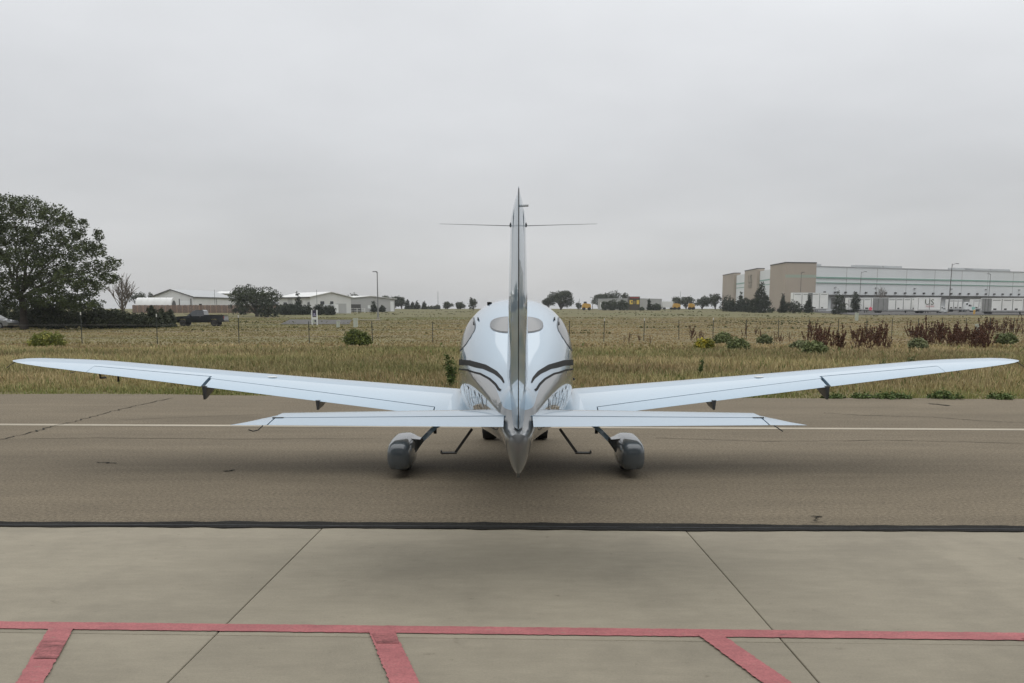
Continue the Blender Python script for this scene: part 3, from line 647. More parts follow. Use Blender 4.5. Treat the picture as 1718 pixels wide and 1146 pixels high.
# nose gear and propeller
ng = pm(MB().tube([(0, 13.2, .55), (0, 13.5, .30), (0, 13.62, .20)], [.05, .035, .03], 10), 'nose_gear_leg', M['paint'])
rings = []
for D, hz, hw in ((14.0, .02, .02), (13.92, .09, .06), (13.7, .16, .10), (13.45, .16, .105), (13.2, .10, .07), (13.05, .02, .015)):
    rings.append([(hw*math.cos(2*math.pi*k/20), D, max(.06, .21+hz*math.sin(2*math.pi*k/20))) for k in range(20)])
pm(MB().loft(rings), 'wheel_fairing', M['paint'], ng, 50)
ty = [[(xk, 13.6+r*math.cos(2*math.pi*k/24), .175+r*math.sin(2*math.pi*k/24)) for k in range(24)] for xk, r in ((-.06, .11), (-.05, .16), (0, .175), (.05, .16), (.06, .11))]
pm(MB().loft(ty), 'tyre', M['black'], ng, 40)
rings = [[(r*math.cos(2*math.pi*k/24), D, 1.14+r*math.sin(2*math.pi*k/24)) for k in range(24)] for D, r in ((14.33, .165), (14.45, .15), (14.56, .11), (14.64, .05), (14.66, .01))]
sp = pm(MB().loft(rings), 'spinner', M['steel'], smooth=50)
for k in range(3):
    a = R(90+120*k); dr = Vector((math.cos(a), 0, math.sin(a))); pr = Vector((-math.sin(a), 0, math.cos(a))); rings = []
    for r, cw, tw in ((.12, .05, 60), (.3, .075, 40), (.6, .08, 25), (.85, .065, 18), (.96, .03, 15)):
        c = Vector((0, 14.42, 1.14))+dr*r; u = pr*math.cos(R(tw))+Vector((0, 1, 0))*math.sin(R(tw)); n_ = dr.cross(u)
        rings.append([c-u*cw, c+n_*.012, c+u*cw, c-n_*.012])
    pm(MB().loft(rings), 'propeller_blade', M['bmetal'], sp)
pm(MB().tube([(.16, 13.55, .60), (.16, 13.45, .48), (.17, 13.3, .46)], .04, 10), 'exhaust_pipe', M['bmetal'])

# ---- tow tug at the nose wheel
tug = empty('aircraft_tug', (CX, 13.95, 0), 'small aircraft tug with two black tyres under the airplane nose', 'tug')
for s in (-1, 1):
    ty = [[(CX+s*.375+xk, 14.0+r*math.cos(2*math.pi*k/24), .16+r*math.sin(2*math.pi*k/24)) for k in range(24)] for xk, r in ((-.105, .10), (-.10, .145), (-.06, .158), (.06, .158), (.10, .145), (.105, .10))]
    t_ = MB().loft(ty).build('tyre', M['black'], tug, 40)
    MB().tube([(CX+s*.375+s*.1, 14.0, .16), (CX+s*.375+s*.112, 14.0, .16)], .07, 12).build('hub', M['galv'], t_)
MB().box((CX, 14.0, .16), (.54, .07, .07)).build('axle', M['bmetal'], tug)
MB().box((CX, 14.15, .30), (.5, .5, .2)).build('motor_housing', M['white'], tug, None)
MB().box((CX, 13.9, .08), (.34, .3, .03)).build('lift_plate', M['steel'], tug)
MB().tube([(CX, 14.35, .35), (CX, 15.0, .9), (CX, 15.05, 1.0)], .02, 8).build('steering_handle', M['bmetal'], tug)

# ---- hangar behind the photographer (mirrored in the paint)
hg = empty('hangar', (0, -2.5, 0), 'grey metal hangar with wide open door behind the photographer, mirrored in the paint', 'building')
hw_, hd_, hh_ = 22., 24., 9.5
b_ = MB(); b_.box((-16.5, -2.6, hh_/2), (11, .2, hh_)); b_.build('front_wall', M['hangar'], hg)
b_ = MB(); b_.box((16.5, -2.6, hh_/2), (11, .2, hh_)); b_.build('front_wall', M['hangar'], hg)
MB().box((0, -2.6, (7+hh_)/2), (21.9, .2, hh_-7)).build('door_header', M['hangar'], hg)
for s in (-1, 1): MB().box((s*21.9, -2.8-hd_/2, hh_/2), (.2, hd_, hh_)).build('side_wall', M['hangar'], hg)
MB().box((0, -3.0-hd_, hh_/2), (44, .2, hh_)).build('back_wall', M['hangar'], hg)
b_ = MB(); b_.loft([[(-22.3, y, hh_+.03), (0, y, hh_+2.2), (22.3, y, hh_+.03), (22.3, y, hh_+.25), (0, y, hh_+2.45), (-22.3, y, hh_+.25)] for y in (-2.2, -3.3-hd_)]); b_.build('roof', M['roofg'], hg)
MB().add([(-22, -2.55, hh_+.01), (22, -2.55, hh_+.01), (0, -2.55, hh_+2.15)], [(0, 1, 2)]).build('gable', M['hangar'], hg)

# ================================================================== VEGETATION
def foliage(name, blobs, n, size, cols, seed=0, flat=.0, shell=.55, up_bias=.3):
    """leaf quads spread through blobs [(cx,cy,cz,rx,ry,rz)]; cols: list of linear colours"""
    r = np.random.default_rng(seed); B = np.array(blobs, float); vol = np.prod(B[:, 3:], 1)**.75; pick = r.choice(len(B), n, p=vol/vol.sum())
    d = r.normal(size=(n, 3)); d /= np.linalg.norm(d, axis=1)[:, None]
    rad = shell+(1-shell)*r.random(n)**.7; out = r.random(n) < .10; rad[out] *= 1.08+.14*r.random(out.sum())
    # clump: snap part of the leaves towards twig centres
    P = B[pick, :3]+d*rad[:, None]*B[pick, 3:]
    nc = max(6, n//28); cen = P[r.choice(n, nc)]; near = r.integers(0, nc, n)
    # nearest of few random candidates
    best = np.full(n, 1e9); sel = near.copy()
    for _ in range(10):
        c = r.integers(0, nc, n); dd = np.linalg.norm(P-cen[c], axis=1); m_ = dd < best; best[m_] = dd[m_]; sel[m_] = c[m_]
    for ch in range(0, n, 4000):
        D2 = ((P[ch:ch+4000, None, :]-cen[None])**2).sum(2); sel[ch:ch+4000] = D2.argmin(1)
    P = P*.6+cen[sel]*.4+r.normal(size=(n, 3))*size*.9
    a = r.normal(size=(n, 3)); a[:, 2] *= .6; a /= np.linalg.norm(a, axis=1)[:, None]
    b = r.normal(size=(n, 3)); b -= (a*b).sum(1)[:, None]*a; b /= np.linalg.norm(b, axis=1)[:, None]
    s = size*(.55+.9*r.random(n))[:, None]
    V = np.stack([P-a*s, P-b*s*.45, P+a*s, P+b*s*.45], 1).reshape(-1, 3); Fc = np.arange(4*n).reshape(n, 4)
    cl = np.array(cols); tone = r.random(nc); ci = (tone[sel]*.75+r.random(n)*.25)*(len(cl)-1); i0 = np.floor(ci).astype(int).clip(0, len(cl)-2); f = (ci-i0)[:, None]
    C = (cl[i0]*(1-f)+cl[i0+1]*f)*(.85+.3*r.random((n, 1))); C = np.repeat(C, 4, 0)
    return np_mesh(name, V, Fc, C, M['leaf'])
DEC = [(.028, .04, .013), (.048, .064, .021), (.085, .105, .036)]
JUN = [(.022, .029, .016), (.04, .049, .025), (.07, .082, .042)]
FAR = [(.036, .046, .028), (.058, .07, .04), (.085, .1, .058)]
def limb_tree(mb, base, tips, r0, rr, wob=.06):
    for tp in tips:
        tp = Vector(tp); b = Vector(base); L = (tp-b).length; pts = []; rs = []
        for k in range(6):
            t = k/5; p = b.lerp(tp, t); p.z += math.sin(t*math.pi)*L*.06
            if 0 < k < 5: p += Vector((rr.uniform(-1, 1), rr.uniform(-1, 1), rr.uniform(-.5, .5)))*L*wob
            pts.append(p); rs.append(r0*(1-.85*t)+.012)
        mb.tube(pts, rs, 6, False)
def tree(name, x, y, w, h, label, cat='tree', kind='round', n=2600, size=.35, cols=FAR, group=None, seed=0, trunk=.25, matl=None):
    z0 = terr(x, y); rr = random.Random(seed); r = local_root(name, (x, y, z0), label, cat, group)
    blobs = []
    if kind == 'round':
        hb = h*trunk
        for k in range(11):
            a = rr.uniform(0, 2*math.pi); q = math.sqrt(rr.random())*.62; zz = hb+(h-hb)*rr.uniform(.25, .80)
            k_ = 1-abs((zz-hb)/(h-hb)-.45)*.8
            blobs.append((math.cos(a)*q*w/2*k_, math.sin(a)*q*w/2*k_, zz, w*rr.uniform(.15, .23), w*rr.uniform(.15, .23), (h-hb)*rr.uniform(.15, .22)))
    elif kind == 'cone':
        for k in range(9):
            t = k/8; rd = w/2*(1-.86*t)*rr.uniform(.85, 1.1); blobs.append((rr.uniform(-.08, .08)*w, rr.uniform(-.08, .08)*w, h*(.10+.82*t), rd*.85, rd*.85, h*.11))
    elif kind == 'bush':
        blobs.append((0, 0, h*.46, w*.36, w*.36, h*.46)); blobs.append((-w*.22, 0, h*.36, w*.24, w*.24, h*.36)); blobs.append((w*.22, 0, h*.36, w*.24, w*.24, h*.36))
        for k in range(8):
            a = rr.uniform(0, 2*math.pi); q = math.sqrt(rr.random())*.6; hh = h*rr.uniform(.45, 1)*(1-.35*q)
            blobs.append((math.cos(a)*q*w/2, math.sin(a)*q*w/2, hh*.52, w*rr.uniform(.18, .28), w*rr.uniform(.18, .28), hh*.5))
    tb = MB(); tb.tube([(0, 0, -.2), (rr.uniform(-.1, .1), 0, h*.3), (rr.uniform(-.2, .2), 0, h*.55)], [w*.03+.04, w*.022+.03, .03], 7)
    if kind == 'round': limb_tree(tb, (0, 0, h*trunk), [b[:3] for b in blobs], w*.014, rr)
    tb.build('trunk', M['bark'], r)
    obj('crown', foliage('crown', blobs, n, size, cols, seed), None, r); return r
# ---- the big tree at the left edge
D = 92.0; bx = sx(38, D); sc_ = D/F*1.0
def bp(px, py, dd=0): p = pt(px, py, D+dd); return (p.x-bx, p.y-D, p.z-terr(bx, D))
big = local_root('broadleaf_tree', (bx, D, terr(bx, D)), 'tall spreading broadleaf tree at the left edge of the field', 'tree')
rr = random.Random(3); blobs = []
for px, py, rx, ry in ((10, 350, 34, 22), (50, 352, 30, 20), (88, 362, 26, 18), (112, 372, 14, 14), (-25, 370, 34, 28), (-60, 400, 30, 30), (20, 395, 40, 22), (75, 400, 36, 24), (118, 402, 18, 16), (137, 372, 6, 9), (130, 392, 12, 10), (-20, 425, 40, 24), (40, 438, 42, 22), (95, 438, 34, 20), (132, 425, 18, 14), (150, 410, 12, 11), (165, 395, 5, 10), (162, 420, 13, 12), (-50, 460, 40, 26), (15, 475, 36, 20), (70, 472, 38, 18), (120, 465, 32, 18), (160, 450, 24, 14), (188, 444, 13, 9), (150, 482, 28, 14), (183, 468, 18, 10), (30, 505, 40, 14), (90, 500, 44, 18), (135, 508, 34, 14), (-40, 500, 40, 22)):
    for dd in (rr.uniform(-4.5, -1), rr.uniform(1, 4.5)):
        p = bp(px+rr.uniform(-3, 3), py+rr.uniform(-3, 3), dd); blobs.append((*p, rx*sc_*1.02, max(1.2, rx*sc_*.8), ry*sc_*1.05))
tb = MB(); base = Vector(bp(38, 500)); tb.tube([(0, 0, -.3), (.05, 0, 1.2), (.0, 0, base.z)], [.42, .33, .28], 10)
for tg in ((8, 430), (60, 420), (100, 440), (-20, 440), (35, 400), (140, 470), (165, 450), (15, 350), (85, 365), (120, 400), (-50, 450), (50, 360), (-30, 380), (185, 450)):
    limb_tree(tb, base+Vector((rr.uniform(-.2, .2), 0, rr.uniform(-.6, .6))), [Vector(bp(*tg, rr.uniform(-2, 2)))], .11, rr, .06)
tb.build('trunk', M['bark'], big); obj('crown', foliage('crown', blobs, 54000, .115, DEC, 5, shell=.4), None, big)
# ---- dark junipers and brush below it
for i, (px, w, yt_, D, lab) in enumerate([(98, 62, 500, 93, 'dark juniper bush right of the big tree trunk, behind the round yellow-green shrub'), (150, 62, 507, 96, 'broad dark juniper bush filling the gap below the right limbs of the big tree'), (196, 50, 515, 98, 'dark juniper bush under the leafless tree'), (231, 40, 520, 100, 'low dark juniper left of the tall pointed juniper by the pickup'), (256, 26, 514, 102, 'pointed dark juniper among the low ones left of the pickup'), (272, 20, 520, 104, 'small dark juniper just left of the pickup hood'), (284, 15, 520, 106, 'small dark juniper hiding the front of the black pickup'), (12, 60, 500, 104, 'dark brush behind the silver cars at the left edge'), (60, 50, 506, 100, 'dark brush right behind the big tree trunk')]):
    x = sx(px, D); h = pt(px, yt_, D).z-terr(x, D); w_m = w/F*D
    kd_ = 'cone' if i in (4, 5, 6) else 'bush'
    tree('juniper_bush', x, D, w_m*(1.3 if kd_ == 'bush' else 1.5), h*((1.2, 1.12, .98, .9)[i % 4] if kd_ == 'bush' else 1.0), lab, 'bush', kd_, 6000, .13, JUN, 'dark junipers under the big tree', 20+i)
def bare(px, yt_, D, lab, wpx, seed):
    x = sx(px, D); z0 = terr(x, D); h = pt(px, yt_, D).z-z0; rr = random.Random(seed); r = local_root('leafless_tree', (x, D, z0), lab, 'tree')
    tb = MB(); tb.tube([(0, 0, -.2), (.1, 0, h*.25), (.05, 0, h*.4)], [.13, .1, .08], 7); tb.build('trunk', M['deadbark'], r)
    br = MB(); wm = wpx/F*D
    for k in range(22):
        b = Vector((rr.uniform(-.1, .1), 0, h*rr.uniform(.2, .42))); a = rr.uniform(0, 6.28); q = math.sqrt(rr.random())
        tip = Vector((math.cos(a)*wm/2*q, math.sin(a)*wm/2*q, h*(.5+.5*math.sqrt(max(0, 1-q*q))*rr.uniform(.6, 1)))); limb_tree(br, b, [tip], .035, rr, .08)
        for _ in range(5):
            m_ = b.lerp(tip, rr.uniform(.45, .85)); limb_tree(br, m_, [m_+(tip-b)*rr.uniform(.2, .35)+Vector((rr.uniform(-1, 1), rr.uniform(-1, 1), rr.uniform(-.2, .8)))*h*.09], .022, rr, .04)
    br.build('branches', M['deadbark'], r, fix=False)
bare(206, 457, 108, 'leafless grey tree right of the big broadleaf tree', 50, 4)
# ---- far trees: px, width px, top y, depth, kind, label
FT = [
 (232, 34, 488, 330, 'round', 'dark round tree behind the white arched shed'), (254, 12, 491, 330, 'round', 'small dark tree at the left corner of the white barn'),
 (431, 84, 469, 210, 'round', 'large spreading tree right of the white barn'), (404, 34, 494, 235, 'bush', 'brownish bush in front of the wooden fence'),
 (449, 34, 497, 200, 'bush', 'low dark bush under the right side of the large spreading tree'), (482, 44, 508, 236, 'bush', 'hedge at the foot of the white gabled building'),
 (500, 18, 492, 240, 'cone', 'pointed conifer before the white gabled building'), (514, 22, 511, 238, 'bush', 'low hedge right of the pointed conifer'), (535, 18, 509, 232, 'bush', 'dark round bush behind the property sign'), (552, 18, 510, 232, 'bush', 'dark round bush left of the white box trailer'),
 (592, 30, 492, 330, 'round', 'round tree at the right end of the grey metal building'), (611, 10, 508, 330, 'round', 'tiny pale tree right of the grey metal building'),
 (627, 13, 504, 300, 'cone', 'small conifer just left of the tall street lamp'), (641, 9, 512, 300, 'bush', 'small bush just right of the tall street lamp'),
 (649, 22, 496, 420, 'round', 'leftmost of the three rounded trees right of the street lamp'), (662, 20, 498, 420, 'round', 'middle one of the three rounded trees right of the street lamp'), (674, 20, 496, 420, 'round', 'rightmost of the three rounded trees right of the street lamp'),
 (684, 9, 504, 410, 'cone', 'first dark conifer in the short row of conifers'), (692, 9, 507, 410, 'cone', 'second dark conifer in the short row of conifers'), (700, 10, 506, 410, 'cone', 'third dark conifer in the short row of conifers'), (712, 9, 506, 410, 'cone', 'last dark conifer in the short row of conifers'),
 (722, 12, 514, 410, 'bush', 'low bush right of the row of conifers'), (734, 8, 512, 410, 'bush', 'bush at the foot of the thin far pole'), (751, 17, 507, 420, 'round', 'left one of two small round trees left of the airplane cabin'), (772, 15, 508, 420, 'round', 'right one of two small round trees left of the airplane cabin'),
 (794, 14, 501, 330, 'round', 'dark oval tree beside the airplane cabin roof'),
 (920, 20, 497, 380, 'round', 'small tree at the upper right of the airplane cabin roof'), (941, 44, 489, 380, 'round', 'broad tree right of the airplane cabin'), (970, 9, 508, 380, 'round', 'tiny tree left of the first yellow machine'),
 (1014, 40, 491, 470, 'round', 'tree behind the left half of the showroom roof'), (1034, 30, 489, 470, 'round', 'tree behind the middle of the showroom roof'), (1048, 22, 492, 470, 'round', 'tree behind the dark sign tower'),
 (1016, 14, 503, 345, 'bush', 'leftmost bush against the showroom front'), (1028, 17, 501, 345, 'bush', 'tall bush against the showroom front'), (1046, 19, 502, 345, 'bush', 'dark bush left of the sign tower'), (1089, 7, 501, 345, 'cone', 'narrow conifer at the grey showroom wall'), (1101, 15, 509, 345, 'bush', 'wide bush at the right end of the showroom'), (1076, 6, 516, 340, 'bush', 'tiny bush right of the sign tower'),
 (1134, 28, 498, 430, 'round', 'left one of the twin trees right of the showroom'), (1151, 26, 496, 430, 'round', 'right one of the twin trees right of the showroom'), (1178, 27, 496, 400, 'round', 'bushy tree left of the warehouse'), (1200, 26, 491, 400, 'round', 'pale tree nearest the warehouse left end'),
 (1220, 20, 494, 300, 'bush', 'dark juniper at the warehouse left corner'), (1242, 17, 491, 290, 'cone', 'small dark conifer before the first tan tower'), (1232, 20, 500, 292, 'bush', 'low juniper before the warehouse end wall'),
 (1275, 44, 477, 262, 'cone', 'largest dark conifer before the warehouse end wall'), (1252, 16, 498, 280, 'bush', 'low juniper left of the largest conifer'), (1314, 16, 493, 265, 'cone', 'dark conifer right of the largest one'), (1331, 30, 500, 262, 'bush', 'wide dark bush under the corner tan tower'), (1357, 17, 495, 262, 'cone', 'small conifer at the right edge of the corner tan tower'),
 (1407, 30, 488, 240, 'cone', 'broad dark conifer left of the parked trailers'), (1434, 15, 487, 262, 'bush', 'treetop behind the leftmost trailer'),
]
for i, (px, w, yt_, D, kd, lab) in enumerate(FT):
    x = sx(px, D); h = pt(px, yt_, D).z-terr(x, D); wm = w/F*D; cl = FAR if D > 300 else [(.028, .036, .018), (.042, .053, .025), (.065, .078, .036)]
    if kd == 'cone' or (kd == 'bush' and D < 310): cl = [(.02, .027, .016), (.03, .04, .022), (.048, .058, .03)]
    big_ = w > 38
    tree('conifer' if kd == 'cone' else ('bush' if kd == 'bush' else 'broadleaf_tree'), x, D, wm*1.22, h*1.06, lab, 'tree' if kd != 'bush' else 'bush', kd, 6500 if big_ else (1700 if w > 14 else 800), max(.2, D/F*(1.15 if big_ else 1.25)), cl, None, 100+i, .04)
bare(1477, 479, 285, 'leafless tree standing before the warehouse wall', 24, 9)

# ---- meadow grass: single blades
def blades(n, Dlo, Dhi, hfun, cfun, wk, seed, power=1.0, xm=1.35, band=None):
    r = np.random.default_rng(seed); u = r.random(n)
    D = Dlo*(Dhi/Dlo)**u if power == 0 else (Dlo**power+u*(Dhi**power-Dlo**power))**(1/power)
    X = (r.random(n)*2-1)*D*.54*xm
    e = GE[0]*X+GE[1]; D = D+(e-GE[1])
    # tussocks
    tx = vnoise(X, D, 1.6, 31); keep = r.random(n) < (.35+.9*tx)*(.45+.85*vnoise(X*.8, D, .5, 33))
    if seed == 3: cl_ = vnoise(X*.35, D, .16, 51)*.6+vnoise(X*.5, D, .6, 52)*.4; keep = cl_ > .68
    X, D, tx = X[keep], D[keep], tx[keep]; n = len(X)
    hgt, lean = hfun(X, D, r, tx); c0, c1 = cfun(X, D, r, tx)
    z0 = np.full(n, -.03); far = D > 100
    if far.any(): z0[far] = np.array([terr(a, b) for a, b in zip(X[far], D[far])])
    a = r.random(n)*2*np.pi; w = wk*D*(.6+.8*r.random(n)); dx, dy = np.cos(a)*w, np.sin(a)*w*.6
    lx, ly = r.normal(size=n)*lean*hgt, r.normal(size=n)*lean*hgt
    B0 = np.stack([X-dx, D-dy, z0], 1); B1 = np.stack([X+dx, D+dy, z0], 1)
    M0 = np.stack([X-dx*.8+lx*.35, D-dy*.8+ly*.35, z0+hgt*.62], 1); M1 = np.stack([X+dx*.8+lx*.35, D+dy*.8+ly*.35, z0+hgt*.62], 1); T = np.stack([X+lx, D+ly, z0+hgt], 1)
    V = np.stack([B0, B1, M1, M0, T], 1).reshape(-1, 3); i = np.arange(n)*5
    Fq = np.concatenate([np.stack([i, i+1, i+2], 1), np.stack([i, i+2, i+3], 1), np.stack([i+3, i+2, i+4], 1)])
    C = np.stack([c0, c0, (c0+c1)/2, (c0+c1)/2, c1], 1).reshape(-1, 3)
    return V, Fq, C
TAN = np.array([.42, .32, .165]); STRAW = np.array([.58, .465, .255]); OLV = np.array([.27, .25, .095]); GRN = np.array([.135, .175, .05]); RUST = np.array([.25, .14, .085])
def mixc(a, b, t): return a*(1-t[:, None])+b*t[:, None]
def h_field(X, D, r, tx):
    d = D-(GE[0]*X+GE[1]); h = np.interp(d, [0, .6, 1.6, 3, 9, 20, 27, 34, 50, 120], [.04, .075, .12, .20, .26, .23, .15, .08, .06, .06]); return h*(.5+.75*r.random(len(X)))*(.65+.6*tx), .28
def c_field(X, D, r, tx):
    d = D-(GE[0]*X+GE[1]); p = vnoise(X*.6, D, .35, 41)*.5+vnoise(X*.6, D, .09, 42)*.5; q = vnoise(X*.5, D, .5, 43)
    green = np.clip(np.interp(d, [0, 1.2, 2.4, 4, 18, 30, 60, 90, 130], [.95, .65, .25, .10, .10, .12, .15, .3, .55])+np.clip(-X/70, -.15, .4)*(d > 30)+(p-.45)*1.3, 0, 1)
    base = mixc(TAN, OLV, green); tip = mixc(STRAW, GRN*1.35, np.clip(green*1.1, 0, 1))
    rs = np.clip((q-.68)*3, 0, .8)*(d > 6); base = mixc(base, RUST, rs*.6); tip = mixc(tip, RUST, rs*.6)
    fd = np.interp(d, [20, 34], [1, .35])[:, None]; v = 1+(.7+.5*r.random((len(X), 1))-1)*fd; gr = (r.random(len(X)) < np.interp(d, [20, 34], [.12, .02]))[:, None]
    base = np.where(gr, GRN, base); tip = np.where(gr, GRN*1.3, tip)
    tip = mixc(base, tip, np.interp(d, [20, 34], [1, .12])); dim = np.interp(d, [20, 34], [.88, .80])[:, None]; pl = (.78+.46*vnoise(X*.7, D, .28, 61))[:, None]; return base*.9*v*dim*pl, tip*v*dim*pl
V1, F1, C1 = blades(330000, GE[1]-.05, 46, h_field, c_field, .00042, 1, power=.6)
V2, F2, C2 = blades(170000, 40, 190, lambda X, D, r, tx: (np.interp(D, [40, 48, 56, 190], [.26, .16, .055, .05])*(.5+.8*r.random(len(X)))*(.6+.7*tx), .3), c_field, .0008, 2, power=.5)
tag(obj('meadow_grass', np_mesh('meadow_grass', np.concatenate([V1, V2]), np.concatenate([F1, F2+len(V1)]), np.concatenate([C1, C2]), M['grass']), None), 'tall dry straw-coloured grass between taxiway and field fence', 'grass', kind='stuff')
V3, F3, C3 = blades(26000, 75, 330, lambda X, D, r, tx: (.16*(.4+.9*r.random(len(X)))*(.6+.7*tx), .3), lambda X, D, r, tx: ((lambda k: (mixc(np.array([.14, .125, .055]), np.array([.08, .09, .035]), k)*(.75+.4*r.random((len(X), 1))),)*2)(np.clip(.3+vnoise(X*.4, D, .05, 44)*.8, 0, 1))), .0011, 3, power=.6)
tag(obj('far_grass', np_mesh('far_grass', V3, F3, C3, M['grass']), None), 'short olive grass of the field beyond the fence', 'grass', kind='stuff')
# ---- shrubs in the meadow
def meadow_shrub(px, yb, yt_, w, cols, lab, seed, n=5200, size=.055):
    p = gp(px, yb); D = p.y; h = pt(px, yt_, D).z; wm = w/F*D
    return tree('rabbitbrush_shrub', p.x, D, wm*1.05, h*1.12, lab, 'shrub', 'bush', n, size, cols, 'rabbitbrush shrubs in the meadow', seed)
YG = [(.09, .11, .02), (.17, .19, .04), (.30, .28, .06)]; GG = [(.07, .09, .03), (.125, .15, .055), (.20, .225, .095)]; PG = [(.11, .13, .06), (.17, .19, .09), (.25, .26, .13)]; YF = [(.10, .12, .03), (.24, .23, .04), (.52, .42, .04)]
for i, a in enumerate([(82, 584, 554, 64, YG, 'round yellow-green shrub at the far left before the big tree'), (598, 579, 551, 50, [(.045, .065, .015), (.10, .13, .03), (.19, .21, .05)], 'round green shrub left of the airplane, lone in the mown strip'), (1181, 588, 567, 34, YF, 'yellow-flowering shrub right of the airplane'), (1213, 577, 557, 34, GG, 'green shrub just behind the yellow-flowering one'), (1239, 590, 568, 38, GG, 'green shrub to the right of the yellow-flowering one'), (1366, 597, 573, 46, GG, 'dark green shrub below the left clump of rust-brown dock'), (1342, 589, 571, 36, PG, 'pale olive shrub left of the dark green one'), (1540, 589, 567, 34, PG, 'pale sage shrub between the two clumps of rust-brown dock'), (1688, 577, 558, 36, GG, 'green shrub near the right edge of the photo'), (1283, 576, 562, 26, PG, 'small pale green shrub between the fence posts, right of the three shrubs')]):
    meadow_shrub(*a, 300+i)
def weed(px, yb, yt_, w, cols, lab, seed, n=420, size=.04, D=None):
    p = gp(px, yb) if D is None else Vector((sx(px, D), D, -.03)); D = p.y; h = pt(px, yt_, D).z+.03; wm = w/F*D; rr = random.Random(seed)
    r = local_root('tall_weed', (p.x, D, -.03), lab, 'weed', 'weeds at the field edge'); sb = MB(); blobs = []
    for k in range(5):
        a = rr.uniform(-.5, .5)*wm; t = h*rr.uniform(.7, 1); sb.tube([(a*.2, 0, -.02), (a*.6, rr.uniform(-.1, .1), t*.5), (a, rr.uniform(-.15, .15), t)], [.012, .008, .003], 5)
        for j in range(5): q = .2+.8*j/5; blobs.append((a*q, 0, t*q, wm*.16, wm*.16, h*.11))
    sb.build('stem', mat_stem, r); obj('leaves', foliage('leaves', blobs, n, size, cols, seed, shell=.2), None, r)
mat_stem = mat('green_stem', (.09, .11, .04), .8)
WG = [(.05, .08, .02), (.09, .13, .035), (.14, .18, .06)]
weed(757, 652, 588, 26, WG, 'tall leafy green weed beside the left side of the fuselage', 1, 700, .035, 23.5); weed(1177, 634, 600, 12, WG, 'thin green weed standing behind the right wing', 2, 260, .03, 27)
weed(1219, 567, 557, 11, WG, 'small green sapling beside the fence right of the airplane', 3, 200, .06); weed(1535, 620, 588, 14, PG, 'pale weed behind the right wing outer half', 4, 300, .03, 28)
weed(1487, 618, 596, 10, WG, 'small weed standing over the right wing near the aileron', 5, 160, .03, 28)
def verge(px, w, h, lab, seed):
    y = float(yl(GE, sx(px, 21)))-.02; x = sx(px, y)
    tree('verge_tuft', x, y, w, h, lab, 'weed', 'bush', 800, .03, WG, 'green tufts along the pavement edge', seed)
for i, (px, w, h, lab) in enumerate([(1594, .75, .20, 'widest round green tuft at the pavement edge on the right'), (1500, .8, .16, 'ragged green tuft spilling onto the pavement below the right wing'), (1525, .4, .11, 'small green tuft right of the ragged one at the pavement edge'), (1690, .6, .17, 'green tuft at the pavement edge near the right border'), (1405, .6, .14, 'green tuft at the pavement edge right of the right hinge fairing'), (1455, .5, .14, 'dark green tuft at the pavement edge left of the ragged one')]): verge(px, w, h, lab, 400+i)
# ---- rust-brown dock plants
def dock_mesh(seed):
    r = np.random.default_rng(seed); Vs = []; Cs = []; ns = r.integers(4, 8)
    for _ in range(ns):
        a = r.random()*6.28; ln = .05+.34*r.random(); h = .5+.65*r.random(); bx_, by_ = r.normal(size=2)*.05
        tx_, ty_ = bx_+math.cos(a)*ln, by_+math.sin(a)*ln
        w = .009; Vs.append([(bx_-w, by_, 0), (bx_+w, by_, 0), (tx_+w*.5, ty_, h), (tx_-w*.5, ty_, h)]); Cs.append((.10, .05, .03))
        Vs.append([(bx_, by_-w, 0), (bx_, by_+w, 0), (tx_, ty_+w*.5, h), (tx_, ty_-w*.5, h)]); Cs.append((.10, .05, .03))
        for k in range(36):
            t = .36+.66*r.random(); wd = .042*(1.15-abs(t-.6)*1.3); c = np.array([bx_+(tx_-bx_)*t, by_+(ty_-by_)*t, h*t])+r.normal(size=3)*[wd*.5, wd*.5, .012]
            u = r.normal(size=3); u /= np.linalg.norm(u); v = np.cross(u, r.normal(size=3)); v /= np.linalg.norm(v); s = .022+.02*r.random()
            Vs.append([c-u*s, c-v*s, c+u*s, c+v*s]); k2 = .6+.8*r.random(); Cs.append((.10*k2, .05*k2, .032*k2))
    V = np.array(Vs).reshape(-1, 3); return np_mesh('dock_plant', V, np.arange(len(V)).reshape(-1, 4), np.repeat(np.array(Cs), 4, 0), M['dock'])
dm_ = [dock_mesh(60+i) for i in range(7)]
rr = random.Random(12)
def dock(px, yb, lab, grp, sc=1.0):
    p = gp(px, yb); o = bpy.data.objects.new('dock_plant', rr.choice(dm_)); col.objects.link(o); o.location = (p.x, p.y, -.04); o.rotation_euler = (0, 0, rr.uniform(0, 6.28)); s = sc*rr.uniform(.6, 1.3); o.scale = (s, s, s)
    tag(o, lab, 'plant', grp)
LA = 'rust-brown dried dock plant in the left thicket, below the leftmost trailers'
LB = 'rust-brown dried dock plant in the dense right thicket, below the lettered trailer'
LC = 'rust-brown dried dock plant in the far strip at the right photo edge'
for k in range(38):
    px = rr.choice((rr.uniform(1347, 1395), rr.uniform(1405, 1498), rr.uniform(1435, 1478))); dock(px, rr.uniform(566, 592) if px > 1400 else rr.uniform(563, 580), LA, 'left dock thicket')
for k in range(5): dock(rr.uniform(1380, 1412), rr.uniform(585, 594), LA, 'left dock thicket')
for k in range(66):
    px = rr.uniform(1524, 1662); dock(px, min(rr.uniform(560, 577)+(px-1524)*.10, 590), LB, 'right dock thicket', 1.0)
for k in range(26): dock(rr.uniform(1645, 1740), rr.uniform(556, 563), LC, 'far dock strip', 1.05)
